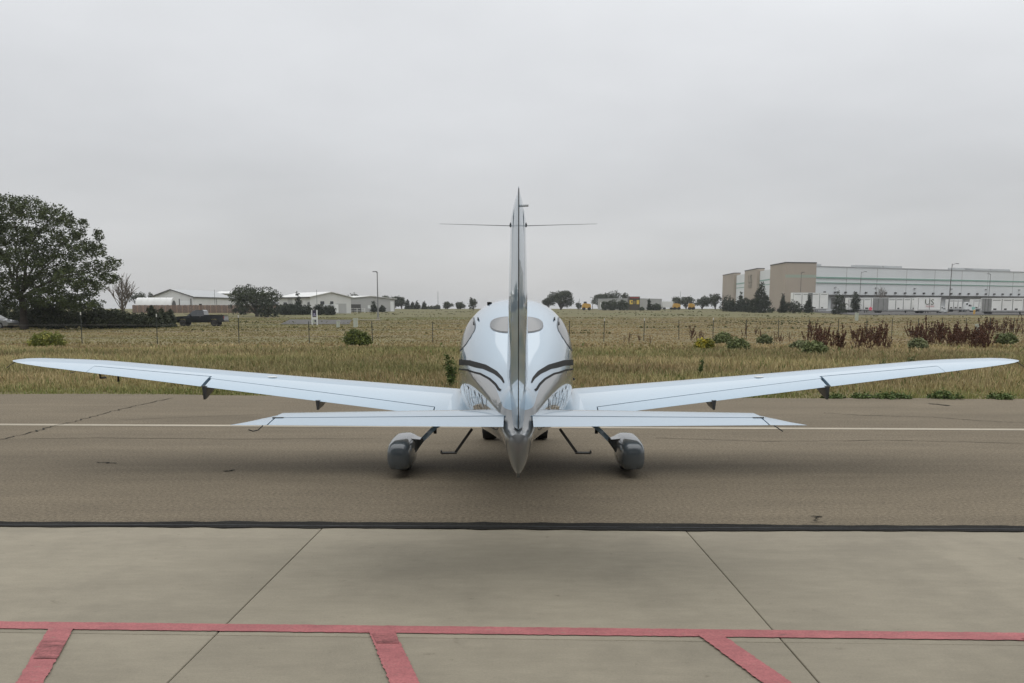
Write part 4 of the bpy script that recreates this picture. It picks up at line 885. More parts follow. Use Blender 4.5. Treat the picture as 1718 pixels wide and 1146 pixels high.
for i, (px, yb, sc, lab) in enumerate([(1047, 573, .6, 'leftmost of the single rust-brown dock stalks right of the airplane'), (1055, 574, .5, 'short rust-brown dock stalk right of the leftmost one'), (1073, 573, .45, 'short rust-brown dock stalk before the second fence post right of the airplane'), (1091, 577, .75, 'dark rust-brown dock stalk between the second and third fence posts'), (1160, 570, .85, 'tall rust-brown dock stalk left of the yellow-flowering shrub'), (1171, 572, .75, 'rust-brown dock stalk just above the yellow-flowering shrub, left one'), (1179, 571, .7, 'rust-brown dock stalk just above the yellow-flowering shrub, right one'), (1215, 566, .6, 'rust-brown dock stalk behind the green shrub'), (1250, 567, .8, 'rust-brown dock stalk beside the fifth fence post'), (1268, 561, .9, 'tall rust-brown dock stalk left of the small pale shrub'), (1276, 567, .7, 'rust-brown dock stalk touching the small pale shrub'), (1300, 575, .8, 'rust-brown dock stalk right of the small pale shrub, larger one'), (1308, 577, .6, 'rust-brown dock stalk right of the small pale shrub, smaller one'), (1324, 572, .75, 'lone rust-brown dock stalk left of the left thicket')]): dock(px, yb, lab, 'single dock stalks', sc)

# ================================================================== FIELD FENCE
fence = empty('field_fence', (gp(726, 573).x, gp(726, 573).y, 0), 'wire fence on thin dark metal posts across the field', 'fence')
posts = [(-20, 579, 1.5), (138, 578, 1.6), (264, 578.5, 1.5), (401, 577.5, 1.45), (519, 575, 1.2), (625, 574, 1.2), (726, 573, 1.15), (812, 572.5, 1.15), (890, 572.5, 1.15), (955, 572, 1.2), (1013, 572, 1.2), (1080, 571, 1.2), (1139, 569, 1.2), (1196, 568, 1.2), (1252, 567, 1.2), (1306, 566, 1.2), (1356, 565, 1.2), (1406, 564, 1.2), (1453, 563, 1.2), (1496, 562, 1.2), (1540, 561, 1.2), (1580, 560, 1.2), (1620, 559.5, 1.2), (1660, 559, 1.2), (1700, 558.5, 1.2), (1740, 558, 1.2)]
PX = []
for i, (px, yb, h) in enumerate(posts):
    p = gp(px, yb); w = .045; m_ = MB(); lx = random.uniform(-.03, .03)
    m_.bar((p.x, p.y, -.1), (p.x+lx, p.y, h), w, .012, up=(0, 1, 0)); m_.bar((p.x, p.y+.02, -.1), (p.x+lx, p.y+.02, h), .012, .04, up=(0, 1, 0))
    po = m_.build('post', M['post'], fence); PX.append((p.x, p.y, lx, h))
    if i in (1, 2, 3, 10, 11, 13): MB().bar((p.x+lx, p.y, h-.02), (p.x+lx*1.1, p.y, h+.14), .05, .03, up=(0, 1, 0)).build('post_tip', M['pale'], po)
for zz in (.35, .7, 1.05):
    MB().tube([(x+l_*zz/h, y-.012, zz) for x, y, l_, h in PX], .004, 4).build('wire', M['wire'], fence)

# ================================================================== PICKUP AND CARS
def profile_solid(pts, w, taper=None):
    """extrude side profile (x,z) across width; taper(z)-> half width"""
    b = MB(); n = len(pts); tf = taper or (lambda z: w/2)
    vs = [(x, -tf(z), z) for x, z in pts]+[(x, tf(z), z) for x, z in pts]
    return b.add(vs, [tuple(range(n-1, -1, -1)), tuple(range(n, 2*n))]+[(i, (i+1) % n, (i+1) % n+n, i+n) for i in range(n)])
def wheel(parent, x, y, r, w, rimm):
    m_ = MB().loft([[(x+q*math.cos(2*math.pi*k/18), y+yy, r+q*math.sin(2*math.pi*k/18)) for k in range(18)] for yy, q in ((-w/2, r*.8), (-w/2+.03, r), (w/2-.03, r), (w/2, r*.8))]); t = m_.build('wheel', M['black'], parent, 40)
    s = -1 if y < 0 else 1
    MB().loft([[(x+q*math.cos(2*math.pi*k/14), y+s*(w/2+dz), r+q*math.sin(2*math.pi*k/14)) for k in range(14)] for dz, q in ((-.02, r*.62), (.012, r*.6), (.012, .01))]).build('rim', rimm, t, 40)
D = 112; xr = sx(379, D); px0 = xr-5.85
tr = local_root('pickup_truck', ((xr+px0)/2, D, terr(xr, D)), 'black pickup truck parked behind the junipers, facing left', 'pickup')
arch = lambda cx, r=.46: [(cx-r, .42), (cx-r*.8, .72), (cx-r*.35, .88), (cx+r*.35, .88), (cx+r*.8, .72), (cx+r, .42)]
body = [(-2.9, .45)]+arch(-1.85)+arch(1.75)+[(2.85, .5), (2.92, .62), (2.88, 1.22), (.62, 1.25), (.60, 1.18), (-1.35, 1.18), (-2.6, 1.10), (-2.88, 1.0), (-2.93, .7)]
profile_solid(body, 1.95, lambda z: .97 if z < 1.1 else .94).build('body', M['truck'], tr, None)
bedw = MB(); bedw.box((1.75, -.93, 1.24), (2.2, .06, .12)); bedw.box((1.75, .93, 1.24), (2.2, .06, .12)); bedw.box((2.86, 0, 1.2), (.07, 1.8, .16)); bedw.build('bed_rail', M['truck'], tr)
cab = [(-1.4, 1.15), (-.62, 1.78), (-.3, 1.86), (.35, 1.86), (.56, 1.78), (.66, 1.15)]
profile_solid(cab, 1.7, lambda z: .95 if z < 1.3 else .74).build('cab', M['truck'], tr, None)
def cabwin(pts, name):
    f_ = lambda z: .95+(.74-.95)*(z-1.15)/(1.86-1.15)
    for s in (-1, 1):
        b = MB(); b.add([(x, s*(.955+(-.21)*(z-1.15)/.63 if z < 1.78 else .745)+s*.012, z) for x, z in pts], [tuple(range(len(pts)))]); b.build(name, M['dglass'], tr)
cabwin([(-1.0, 1.27), (-.52, 1.72), (-.12, 1.74), (-.12, 1.27)], 'side_window'); cabwin([(-.05, 1.27), (-.05, 1.74), (.42, 1.74), (.52, 1.27)], 'side_window')
MB().add([(-1.36, -.8, 1.21), (-1.36, .8, 1.21), (-.64, .66, 1.79), (-.64, -.66, 1.79)], [(0, 1, 2, 3)]).build('windshield', M['window'], tr); tr.children[-1].location.x -= .03
for x in (-1.85, 1.75):
    for s in (-1, 1): wheel(tr, x, s*.84, .38, .25, M['bmetal'])
MB().box((2.93, 0, .58), (.12, 1.8, .16)).build('bumper', M['bmetal'], tr); MB().box((-2.95, 0, .58), (.12, 1.85, .2)).build('bumper', M['chrome'], tr)
MB().box((2.9, -.9, 1.0), (.05, .1, .28)).build('tail_light', M['lampred'], tr); MB().box((-2.86, -.8, .92), (.08, .25, .16)).build('headlight', M['chrome'], tr)
MB().box((-.95, -1.08, 1.3), (.1, .2, .16)).build('mirror', M['truck'], tr); MB().box((.2, -.985, 1.08), (.2, .03, .03)).build('door_handle', M['chrome'], tr)
def car(x, D, label, rz):
    c = local_root('parked_car', (x, D, terr(x, D)), label, 'car', rz=rz)
    arch2 = lambda cx, r=.37: [(cx-r, .3), (cx-r*.8, .55), (cx-r*.35, .67), (cx+r*.35, .67), (cx+r*.8, .55), (cx+r, .3)]
    profile_solid([(-2.2, .32)]+arch2(-1.4)+arch2(1.35)+[(2.2, .35), (2.25, .6), (2.1, .82), (1.1, .95), (-1.5, 1.0), (-2.15, .95), (-2.25, .6)], 1.8).build('body', M['silver'], c)
    profile_solid([(-1.7, .97), (-1.0, 1.38), (-.4, 1.46), (.2, 1.44), (1.05, .95)], 1.5, lambda z: .84 if z < 1.1 else .62).build('cabin', M['silver'], c)
    for s in (-1, 1):
        MB().add([(-1.35, s*.82, 1.04), (-.9, s*.665, 1.34), (.15, s*.65, 1.38), (.75, s*.80, 1.06)], [(0, 1, 2, 3)]).build('side_window', M['dglass'], c)
        for xx in (-1.4, 1.35): wheel(c, xx, s*.78, .31, .2, M['galv'])
    MB().add([(1.06, -.75, 1.0), (1.06, .75, 1.0), (.3, .58, 1.45), (.3, -.58, 1.45)], [(0, 1, 2, 3)]).build('windshield', M['dglass'], c)
    MB().box((2.16, -.62, .68), (.1, .3, .12)).build('headlight', M['white'], c)
car(sx(-13, 98), 98, 'silver car at the left photo edge, below the big tree', R(-8)); car(sx(58, 108), 108, 'silver car behind the trunk of the big tree', R(10))

# ================================================================== SIGN, CABINETS, POLES, ROAD
def zg(x, D): return terr(x, D)
D = 118.; x0, x1 = sx(523.0, D), sx(531.5, D); zb = zg(x0, D)
sg = empty('property_sign', ((x0+x1)/2, D, zb), 'white-framed property sign with dark purple panel standing in the field', 'sign')
ztp = pt(523, 520, D).z
for x in (x0, x1): MB().box((x, D, (zb+ztp)/2-.1), (.13, .13, ztp-zb+.2)).build('post', M['white'], sg)
za, zb2 = pt(525, 520.5, D).z, pt(525, 531.5, D).z; pn = MB().box(((x0+x1)/2, D-.03, (za+zb2)/2), (x1-x0-.14, .06, za-zb2)).build('panel', M['purple'], sg)
MB().box(((x0+x1)/2, D-.064, zb2+.42*(za-zb2)), (.22, .01, .12)).build('printed_mark', M['lilac'], pn); MB().box(((x0+x1)/2, D-.064, zb2+.17*(za-zb2)), (.38, .01, .07)).build('printed_line', M['lilac'], pn)
zc2, zd = pt(525, 532.5, D).z, pt(525, 536, D).z; MB().box(((x0+x1)/2, D-.03, (zc2+zd)/2), (x1-x0-.14, .05, zc2-zd)).build('white_panel', M['white'], sg)
ze, zf = pt(525, 536.5, D).z, pt(525, 542, D).z; rp = MB().box(((x0+x1)/2, D-.03, (ze+zf)/2), (x1-x0-.14, .05, ze-zf)).build('lower_panel', M['util'], sg); MB().box((x1-.22, D-.06, (ze+zf)/2+.05), (.18, .01, .25)).build('printed_mark', M['purple'], rp)
for px, yb, yt_, w, lab in ((566, 547.5, 537.5, 5, 'small leaning grey-green utility pedestal left of the taller cabinet'), (596, 547, 533, 6.5, 'taller grey-green utility cabinet above the round green shrub'), (1438, 531.5, 524, 4.5, 'pale utility pedestal before the leftmost trailers'), (1642, 548, 542.5, 6, 'pale box standing in the rust-brown thicket')):
    D = {566: 103, 596: 104, 1438: 150, 1642: 72}[px]; x = sx(px, D); z0 = zg(x, D); h = pt(px, yt_, D).z-z0; wm = w/F*D
    c = empty('utility_cabinet', (x, D, z0), lab, 'cabinet'); lean = .06 if px == 566 else 0
    MB().add([(x+dx*wm/2+(lean if z else 0), D+dy*wm/2, z0+z*h-.05) for z in (0, .9) for dx, dy in ((-1, -1), (1, -1), (1, 1), (-1, 1))], [(0, 1, 2, 3), (4, 5, 6, 7)]+[(i, (i+1) % 4, (i+1) % 4+4, i+4) for i in range(4)]).build('housing', M['util'], c)
    MB().box((x+lean, D, z0+h*.94-.05), (wm*1.12, wm*1.12, h*.1)).build('lid', M['util'], c)
def lamp(px, yt_, D, lab, arm, m_, name='street_lamp', lean=0, r0=.1):
    x = sx(px, D); z0 = zg(x, D); h = pt(px, yt_, D).z-z0; r = empty(name, (x, D, z0), lab, 'lamp')
    MB().tube([(x, D, z0-.2), (x+lean, D, z0+h)], [r0, r0*.6], 8).build('pole', m_, r); MB().box((x, D, z0+.15), (.5, .5, .5)).build('footing', M['gravel'], r)
    if arm:
        MB().tube([(x+lean, D, z0+h*.97), (x+lean+arm*.7, D, z0+h), (x+lean+arm, D, z0+h*1.0)], .05, 6).build('arm', m_, r)
        MB().box((x+lean+arm*1.15, D, z0+h*1.0+.02), (.75, .35, .14)).build('lamp_head', m_, r)
lamp(634, 456, 165, 'tall street lamp alone in the field left of the airplane', -.35, M['galv'], r0=.13)
x = sx(632, 165); h_ = pt(632, 450, 165).z; rt = [o for o in bpy.data.objects if o.name.startswith('street_lamp')][0]
lamp(1591, 442.5, 250, 'tallest dark lamp pole behind the lettered trailer', 1.1, M['polegrey'], lean=.3, r0=.15)
lamp(1441, 456, 290, 'dark lamp pole right of the corner tan tower', 1.1, M['polegrey'], lean=.2); lamp(1657, 459.5, 285, 'dark lamp pole above the grey rear of the right trailer', -.6, M['polegrey'], lean=.2); lamp(1342, 457, 288, 'thin lamp pole before the corner tan tower', .5, M['polegrey'])
lamp(735, 489, 430, 'thin far pole left of the airplane cabin', 0, M['galv'], 'utility_pole', r0=.13); lamp(532, 486, 240, 'thin pole beside the white gabled building', 0, M['galv'], 'utility_pole', r0=.08); lamp(1141, 489, 440, 'thin far pole behind the twin trees', 0, M['galv'], 'utility_pole', r0=.12); lamp(994, 499, 350, 'short lamp pole left of the showroom', -.5, M['polegrey'], r0=.12); lamp(972, 501, 360, 'short thin pole right of the airplane cabin', 0, M['galv'], 'utility_pole', r0=.1)
lamp(361, 486, 300, 'thin pole rising behind the white barn roof', 0, M['galv'], 'utility_pole', r0=.1)
# access road in the left field and trailer yard
def strip(name, pp, m_, lab, zoff=.03):
    b = MB(); n = 12; a, b_, c, d = pp; rows = []
    for j in range(5):
        row = []
        for i in range(n+1):
            l = Vector(a).lerp(Vector(b_), i/n); u = Vector(d).lerp(Vector(c), i/n); q = l.lerp(u, j/4); row.append((q.x, q.y, terr(q.x, q.y)+zoff))
        rows.append(row)
    o = up(b.loft(rows, False, False, closed=False).build(name, m_)); tag(o, lab, None, kind='structure')
def gx(px, D): return (sx(px, D), D)
strip('road', ((*gx(470, 122), 0), (*gx(585, 122), 0), (*gx(590, 160), 0), (*gx(486, 160), 0)), M['road'], 'grey paved turnaround in the left field', .06)
strip('pavement', ((*gx(590, 158), 0), (*gx(640, 156), 0), (*gx(640, 159), 0), (*gx(590, 161), 0)), M['gravel'], 'pale kerb strip beside the street lamp', .09)
strip('yard', ((*gx(1430, 222), 0), (*gx(1900, 222), 0), (*gx(1900, 330), 0), (*gx(1320, 330), 0)), M['road'], 'paved trailer yard before the warehouse', .12)

# ================================================================== LEFT BUILDINGS
def frame(a, b):
    a = Vector(a); b = Vector(b); u = (b-a).normalized(); return a, u, Vector((-u.y, u.x, 0)), (b-a).length
def shed(name, lab, a, b, depth, z0, eave, ridge, wm, rm, ridge_along='depth', parts=(), vdir=None):
    """a->b is the front wall (left to right as seen); the building goes back from it"""
    A, u, v, L = frame((*a, 0), (*b, 0)); v = vdir or v; mid = A+u*L/2+v*depth/2
    r = empty(name, (mid.x, mid.y, z0), lab, 'building'); P = lambda s, t, z: A+u*s+v*t+Vector((0, 0, z0+z))
    m_ = MB()
    if ridge_along == 'depth':
        prof = [(0, -.5), (L, -.5), (L, eave), (L/2, ridge), (0, eave)]
        m_.loft([[P(s, 0, z) for s, z in prof], [P(s, depth, z) for s, z in prof]]); m_.build('wall', wm, r)
        rf = MB(); o_ = .5
        for s0, s1 in ((-o_, L/2), (L+o_, L/2)):
            ze = eave-(ridge-eave)*o_/(L/2); q = [P(s0, -o_, ze+.06), P(s1, -o_, ridge+.06), P(s1, depth+o_, ridge+.06), P(s0, depth+o_, ze+.06)]; rf.loft([q, [p+Vector((0, 0, .18)) for p in q]])
        rfo = rf.build('roof', rm, r)
        for s0, s1 in ((-o_, L/2), (L+o_, L/2)):
            ze = eave-(ridge-eave)*o_/(L/2); MB().bar(P(s0, -o_-.06, ze+.12), P(s1, -o_-.06, ridge+.12), .1, .28).build('barge_board', M['trim'], rfo)
        MB().bar(P(L+o_+.06, -o_, eave-.05), P(L+o_+.06, depth, eave-.05), .1, .25).build('gutter', M['trim'], rfo)
    else:
        prof = [(0, -.5), (depth, -.5), (depth, eave), (depth/2, ridge), (0, eave)]
        m_.loft([[P(0, t, z) for t, z in prof], [P(L, t, z) for t, z in prof]]); m_.build('wall', wm, r)
        rf = MB(); o_ = .5
        for t0, t1 in ((-o_, depth/2), (depth+o_, depth/2)):
            ze = eave-(ridge-eave)*o_/(depth/2); q = [P(-o_, t0, ze+.06), P(-o_, t1, ridge+.06), P(L+o_, t1, ridge+.06), P(L+o_, t0, ze+.06)]; rf.loft([q, [p+Vector((0, 0, .18)) for p in q]])
        rfo = rf.build('roof', rm, r); MB().bar(P(-o_, -o_-.06, eave-.05), P(L+o_, -o_-.06, eave-.05), .1, .25).build('gutter', M['trim'], rfo)
    for nm, face, s0, s1, z1, z2, mm_ in parts:
        if face == 'front': q = MB().loft([[P(s0, t, z1), P(s1, t, z1), P(s1, t, z2), P(s0, t, z2)] for t in (.05, -.06)])
        else: q = MB().loft([[P(L+t, s0, z1), P(L+t, s1, z1), P(L+t, s1, z2), P(L+t, s0, z2)] for t in (-.05, .06)])
        q.build(nm, mm_, r)
    return r
# white barn: gable end left, long side to the right
D = 300; z0 = gz(D)
a = gx(253, D); b = gx(325, D-14); AB = frame((*a, 0), (*b, 0)); L = AB[3]; dep_v = (Vector((*gx(392, 318), 0))-Vector((*b, 0)))
peak = pt(290, 486.5, D-7).z-z0; eav = pt(325, 498.5, D-14).z-z0
shed('metal_barn', 'white metal barn with low gable and grey roof behind the wooden fence', a, b, dep_v.length, z0, eav, peak, M['bwall'], M['roofg'], 'depth',
     [('big_door', 'front', L*.70, L*.93, -.2, 3.3, M['white']), ('door_frame', 'front', L*.675, L*.695, -.2, 3.9, M['trim']), ('door_frame', 'front', L*.935, L*.955, -.2, 3.9, M['trim']), ('door', 'side', 4, 6, -.2, 2.4, M['dglass']), ('downpipe', 'side', dep_v.length*.55, dep_v.length*.55+.3, 0, eav-.3, M['trim'])], vdir=dep_v.normalized())
# arched shed
D = 286; a = sx(232, D); b = sx(288, D-4); z0 = gz(D); h = pt(260, 500, D).z-z0; ro = empty('arched_shed', ((a+b)/2, D, z0), 'white arched shed left of the metal barn', 'building')
prof = [(2.6*math.cos(t), max(-.5, (h+.1)*math.sin(t))) for t in [math.pi*k/16 for k in range(17)]]
MB().loft([[(a, D+x, z0+z) for x, z in prof], [(b, D-2+x, z0+z) for x, z in prof]], closed=False, c0=True, c1=True).build('arched_roof', M['roofw'], ro, 60)
MB().loft([[(b+.03+q, D-2+x*.8, z0+z*.8) for x, z in prof] for q in (0, .05)], closed=False).build('end_opening', M['trim'], ro)
for k in range(1, 6):
    xx = a+(b-a)*k/6; MB().tube([(xx, D-2*k/6+x*1.01, z0+z*1.01) for x, z in prof], .05, 4).build('rib', M['roofw'], ro)
# wooden fence
D = 272; z0 = gz(D)-.1; wf = empty('board_fence', (sx(340, D), D, z0), 'brown wooden board fence behind the pickup', 'fence')
zt = pt(340, 511.5, D).z
xa, xb = sx(222, D), sx(458, D); nb = 150; shared = {}
for k in range(nb):
    w_ = (xb-xa)/nb; x = xa+(k+.5)*w_; hh = zt-z0+random.uniform(-.05, .05)
    key = k % 6
    if key not in shared:
        m_ = MB(); m_.box((0, 0, hh/2), (w_-.02, .03, hh)); me_o = m_.build('board', M['wood'] if key < 5 else M['wood2'], wf); shared[key] = me_o.data; bo = me_o
    else: bo = obj('board', shared[key], None, wf)
    bo.location = (x, D+random.uniform(-.015, .015), z0-.05)
for k in range(6):
    x = xb+(k-6)*.0+k*.35; MB().box((x, D-.2, z0+(zt-z0)*.48), (.33, .03, (zt-z0)*1.0)).build('board', M['wood2'], wf)
for zz in (.4, 1.5): MB().box(((xa+xb)/2, D+.06, z0+zz), (xb-xa, .08, .09)).build('rail', M['wood'], wf)
# building behind the large tree
D = 400; z0 = gz(D); shed('low_building', 'white low building with dark roof edge behind the large spreading tree', gx(362, D), gx(440, D), 18, z0, pt(400, 493, D).z-z0, pt(400, 489, D).z-z0, M['bwall'], M['roofw'], 'width', [('window_band', 'front', 4, 15, 3.6, 5.0, M['trim'])])
# white gabled building and the grey metal building
D = 262; z0 = gz(D); a = gx(468, D+10); b = gx(521, D-6); A_, u_, v_, L = frame((*a, 0), (*b, 0))
shed('gabled_building', 'white building with long white roof and gabled right end', a, b, 12.5, z0, pt(500, 499, D).z-z0, pt(500, 491.5, D+4).z-z0, M['bwall'], M['roofw'], 'width',
     [('window', 'front', L*.92, L*.945, 2.2, 3.0, M['dglass']), ('window', 'front', L*.955, L*.98, 2.2, 3.0, M['dglass']), ('window', 'front', L*.16, L*.26, 2.2, 3.0, M['dglass']), ('wall_panel', 'front', L*.30, L*.44, -.3, 4.2, M['gwall']), ('window', 'side', 3, 4.2, 2.3, 3.2, M['dglass']), ('window', 'side', 6, 7, 2.3, 3.2, M['dglass']), ('garage_door', 'side', 8, 11, 0, 2.6, M['gwall'])], vdir=Vector((.75, .66, 0)))
D = 300; z0 = gz(D); a = gx(528, D); b = gx(577, D-2); A_, u_, v_, L = frame((*a, 0), (*b, 0))
gb = shed('metal_building', 'grey metal building with white roof and two roof boxes', a, b, 22, z0, pt(560, 501.5, D).z-z0, pt(560, 497.5, D+6).z-z0, M['gwall'], M['roofw'], 'width',
     [('canopy', 'front', L*.52, L*.97, .3, 2.0, M['white']), ('downpipe', 'front', L*.95, L*.965, 0, 3, M['white']), ('door', 'side', 3, 7, 0, 2.3, M['trim']), ('window', 'side', 10, 13, 1, 2, M['white']), ('wall_trim', 'side', 20, 21.5, 0, 3.3, M['white'])], vdir=Vector((.62, .78, 0)))
for px, w in ((528, 9), (547, 12)): MB().box((sx(px, D+8), D+8, pt(px, 495.5, D+8).z-.3), (w/F*D, 2.5, pt(px, 492.5, D+8).z-pt(px, 497, D+8).z)).build('roof_box', M['roofg'], gb)
# box trailer and gate clutter near it
D = 236; x = sx(556, D); bt = empty('box_trailer', (x, D, gz(D)), 'white box trailer before the grey metal building', 'trailer'); MB().box((x, D, gz(D)+1.5), (2.6, 5, 2.0)).build('body', M['white'], bt)
for s in (-1, 1): MB().tube([(x+s*1.05-.12, D-1.2, gz(D)+.32), (x+s*1.05+.12, D-1.2, gz(D)+.32)], .33, 12).build('wheel', M['black'], bt)
MB().box((x, D-2.52, gz(D)+1.4), (2.2, .04, 1.7)).build('door', M['gwall'], bt)
D = 280; x0_, x1_ = sx(586, D), sx(612, D); gt = empty('pipe_gate', ((x0_+x1_)/2, D, gz(D)), 'white pipe gate right of the grey metal building', 'gate')
for zz in (.5, 1.1): MB().bar((x0_, D, gz(D)+zz), (x1_, D, gz(D)+zz), .08, .1).build('rail', M['white'], gt)
for k in range(5): xx = x0_+(x1_-x0_)*k/4; MB().box((xx, D, gz(D)+.5), (.14, .14, 1.6)).build('post', M['trim'] if k % 2 else M['white'], gt)

# ================================================================== SHOWROOM WITH SIGN TOWER
D = 365; z0 = gz(D)
a = gx(1003, D+18); b = gx(1056, D-3); A_, u_, v_, L = frame((*a, 0), (*b, 0)); c = gx(1110, D+26)
hl = pt(1030, 500.5, D).z-z0
sr = empty('showroom', (b[0], b[1], z0), 'low grey showroom building with dark sign tower right of the airplane', 'building')
Pq = [Vector((*a, z0)), Vector((*b, z0)), Vector((*c, z0)), Vector((a[0]+(c[0]-b[0]), a[1]+(c[1]-b[1]), z0))]
heights = [pt(1003, 503, a[1]).z-z0, pt(1056, 498.5, b[1]).z-z0, pt(1110, 503.5, c[1]).z-z0, pt(1056, 500, D+44).z-z0]; hh = (heights[1]+heights[2])/2
MB().loft([[p-Vector((0, 0, .5)) for p in Pq], [p+Vector((0, 0, hh)) for p in Pq]]).build('wall', M['gwall'], sr)
cen = sum(Pq, Vector())/4
MB().loft([[cen+(p-cen)*1.008+Vector((0, 0, hh-.35)) for p in Pq], [cen+(p-cen)*1.008+Vector((0, 0, hh+.05)) for p in Pq]]).build('roof_edge', M['roofg'], sr)
for k in range(5):
    t0, t1 = .08+k*.19, .18+k*.19; p, q = Pq[0].lerp(Pq[1], t0), Pq[0].lerp(Pq[1], t1); nrm = Vector((u_.y, -u_.x, 0))*.06
    MB().loft([[p+nrm+Vector((0, 0, .4)), q+nrm+Vector((0, 0, .4)), q+nrm+Vector((0, 0, 3)), p+nrm+Vector((0, 0, 3))], [p-nrm+Vector((0, 0, .4)), q-nrm+Vector((0, 0, .4)), q-nrm+Vector((0, 0, 3)), p-nrm+Vector((0, 0, 3))]]).build('window', M['dglass'] if k % 2 else M['white'], sr)
xa, xb = sx(1055, D-6), sx(1073, D-6); zt = pt(1060, 498.5, D-6).z
tw = MB().box(((xa+xb)/2, D-4, (z0+zt)/2), (xb-xa, 5, zt-z0+.4)).build('sign_tower', M['brownpanel'], sr)
zs0, zs1 = pt(1060, 510.5, D-6.6).z, pt(1060, 503.5, D-6.6).z; wS = xb-xa
MB().box((xa+wS*.19, D-6.56, (zs0+zs1)/2), (wS*.30, .08, (zs1-zs0))).build('sign_letter', M['gold'], tw); MB().box((xa+wS*.50, D-6.56, (zs0+zs1)/2-.1), (wS*.22, .08, (zs1-zs0)*.7)).build('sign_letter', mat('dull_gold', (.22, .17, .05), .6), tw); MB().box((xa+wS*.82, D-6.56, (zs0+zs1)/2), (wS*.24, .08, (zs1-zs0))).build('sign_letter', M['gold'], tw)
MB().box((xa+wS*.24, D-6.62, (zs0+zs1)/2+.1), (wS*.12, .08, (zs1-zs0)*.35)).build('sign_letter', M['brownpanel'], tw)
MB().box((xa+wS*.5, D-6.56, zt-.25), (wS*.8, .06, .25)).build('sign_letter', M['redlet'], tw)
# yellow machines
def machine(px, w, D, lab, seed):
    x = sx(px, D); z0 = gz(D); wm = w/F*D; r = empty('yellow_machine', (x, D, z0), lab, 'machine', 'yellow machines beside the showroom')
    profile_solid([(-wm/2, .7), (wm*.35, .7), (wm/2, 1.1), (wm*.42, 2.2), (-wm*.1, 2.5), (-wm*.4, 2.4), (-wm/2, 1.8)], 2).build('body', M['yellow'], r); r.children[-1].matrix_parent_inverse = Matrix(); r.children[-1].location = (0, 0, 0)
    for s in (-1, 1):
        for xx in (-wm*.3, wm*.3): MB().tube([(x+xx, D+s*.8-.2, z0+.55), (x+xx, D+s*.8+.2, z0+.55)], .58, 14).build('wheel', M['black'], r)
    MB().box((x-wm*.15, D, z0+2.75), (wm*.3, 1.5, .7)).build('cab', M['dglass'], r)
machine(984, 15, 350, 'yellow machine left of the showroom', 1); machine(1135, 12, 380, 'yellow machine right of the showroom, nearer to it', 2); machine(1160, 10, 380, 'yellow machine right of the showroom, farther from it', 3)
D = 385; x = sx(1122, D); bt = empty('box_truck', (x, D, gz(D)), 'white box truck parked right of the showroom', 'truck'); MB().box((x-.5, D, gz(D)+2.0), (4.2, 2.4, 2.4)).build('cargo_box', M['white'], bt); MB().box((x+2.5, D, gz(D)+1.4), (1.6, 2.2, 1.8)).build('cab', M['trim'], bt)
for xx in (-1.8, 1, 2.6): MB().tube([(x+xx, D-1.2, gz(D)+.45), (x+xx, D+1.2, gz(D)+.45)], .45, 12).build('wheel', M['black'], bt)

# ================================================================== WAREHOUSE
Cn = Vector((*gx(1318, 297), 0)); Ca = Vector((*gx(1215, 404), 0)); Cb0 = Vector((*gx(1364, 299), 0)); Cb = Vector((*gx(1760, 354), 0)); zW = 1.1
wh = empty('warehouse', (Cn.x+40, Cn.y+40, zW), 'huge white warehouse with tan towers and green bands', 'building')
HW = pt(1370, 447.6, 300).z-zW; HT_ = pt(1318, 441.3, 297).z-zW
far_ = Cb+(Ca-Cn)
body = [Cn+Vector((0, 1.0, 0)), Cb0, Cb, far_, Ca]
MB().loft([[p+Vector((0, 0, zW-2)) for p in body], [p+Vector((0, 0, zW+HW)) for p in body]]).build('wall', M['wwall'], wh)
def face_box(p, q, z1, z2, out, name, m_, inn=.3, parent=wh):
    p, q = Vector(p), Vector(q); u = (q-p).normalized(); n_ = Vector((u.y, -u.x, 0))
    r0 = [p-n_*inn, q-n_*inn, q+n_*out, p+n_*out]; return MB().loft([[v+Vector((0, 0, zW+z1)) for v in r0], [v+Vector((0, 0, zW+z2)) for v in r0]]).build(name, m_, parent)
# corner tower, two end towers
nL = Vector((-(Ca-Cn).normalized().y, (Ca-Cn).normalized().x, 0)); uA = (Ca-Cn).normalized(); LA_ = (Ca-Cn).length
def along(px):
    # parameter on the end wall that shows at px
    lo, hi = 0., 1.
    for _ in range(40):
        m_ = (lo+hi)/2; p = Cn.lerp(Ca, m_); q = p.x/p.y*F*math.cos(TH)+W/2 if False else p.x/p.y
        if q > (sx(px, 100)/100): lo = m_
        else: hi = m_
    return lo
p1 = Cn.lerp(Ca, along(1295))
tw_ = [Cn, Cb0+Vector((.4, -.4, 0)), Cb0+Vector((.4, 6, 0)), p1+Vector((8, 0, 0)), p1+Vector((-1.0, 0, 0))]
tw_[0] = Cn+Vector((-.6, -.6, 0))
ct = MB().loft([[p+Vector((0, 0, zW-2)) for p in tw_], [p+Vector((0, 0, zW+HT_)) for p in tw_]]).build('tower', M['tan'], wh)
for lo, hi in ((1252, 1273), (1215, 1234)):
    pa, pb = Cn.lerp(Ca, along(hi)), Cn.lerp(Ca, along(lo)); twr = face_box(pb, pa, -2, HT_-.2, 1.0, 'tower', M['tan'], 1.5)
    cap = face_box(pb, pa, HT_-.2, HT_+.1, 1.1, 'coping', M['trim'], 1.6, twr)
    if lo == 1252: ltower = (pb, pa, twr)
face_box(tw_[0], tw_[1], HT_, HT_+.3, .12, 'coping', M['trim'], 1, ct); face_box(tw_[4], tw_[0], HT_, HT_+.3, .12, 'coping', M['trim'], 1, ct)
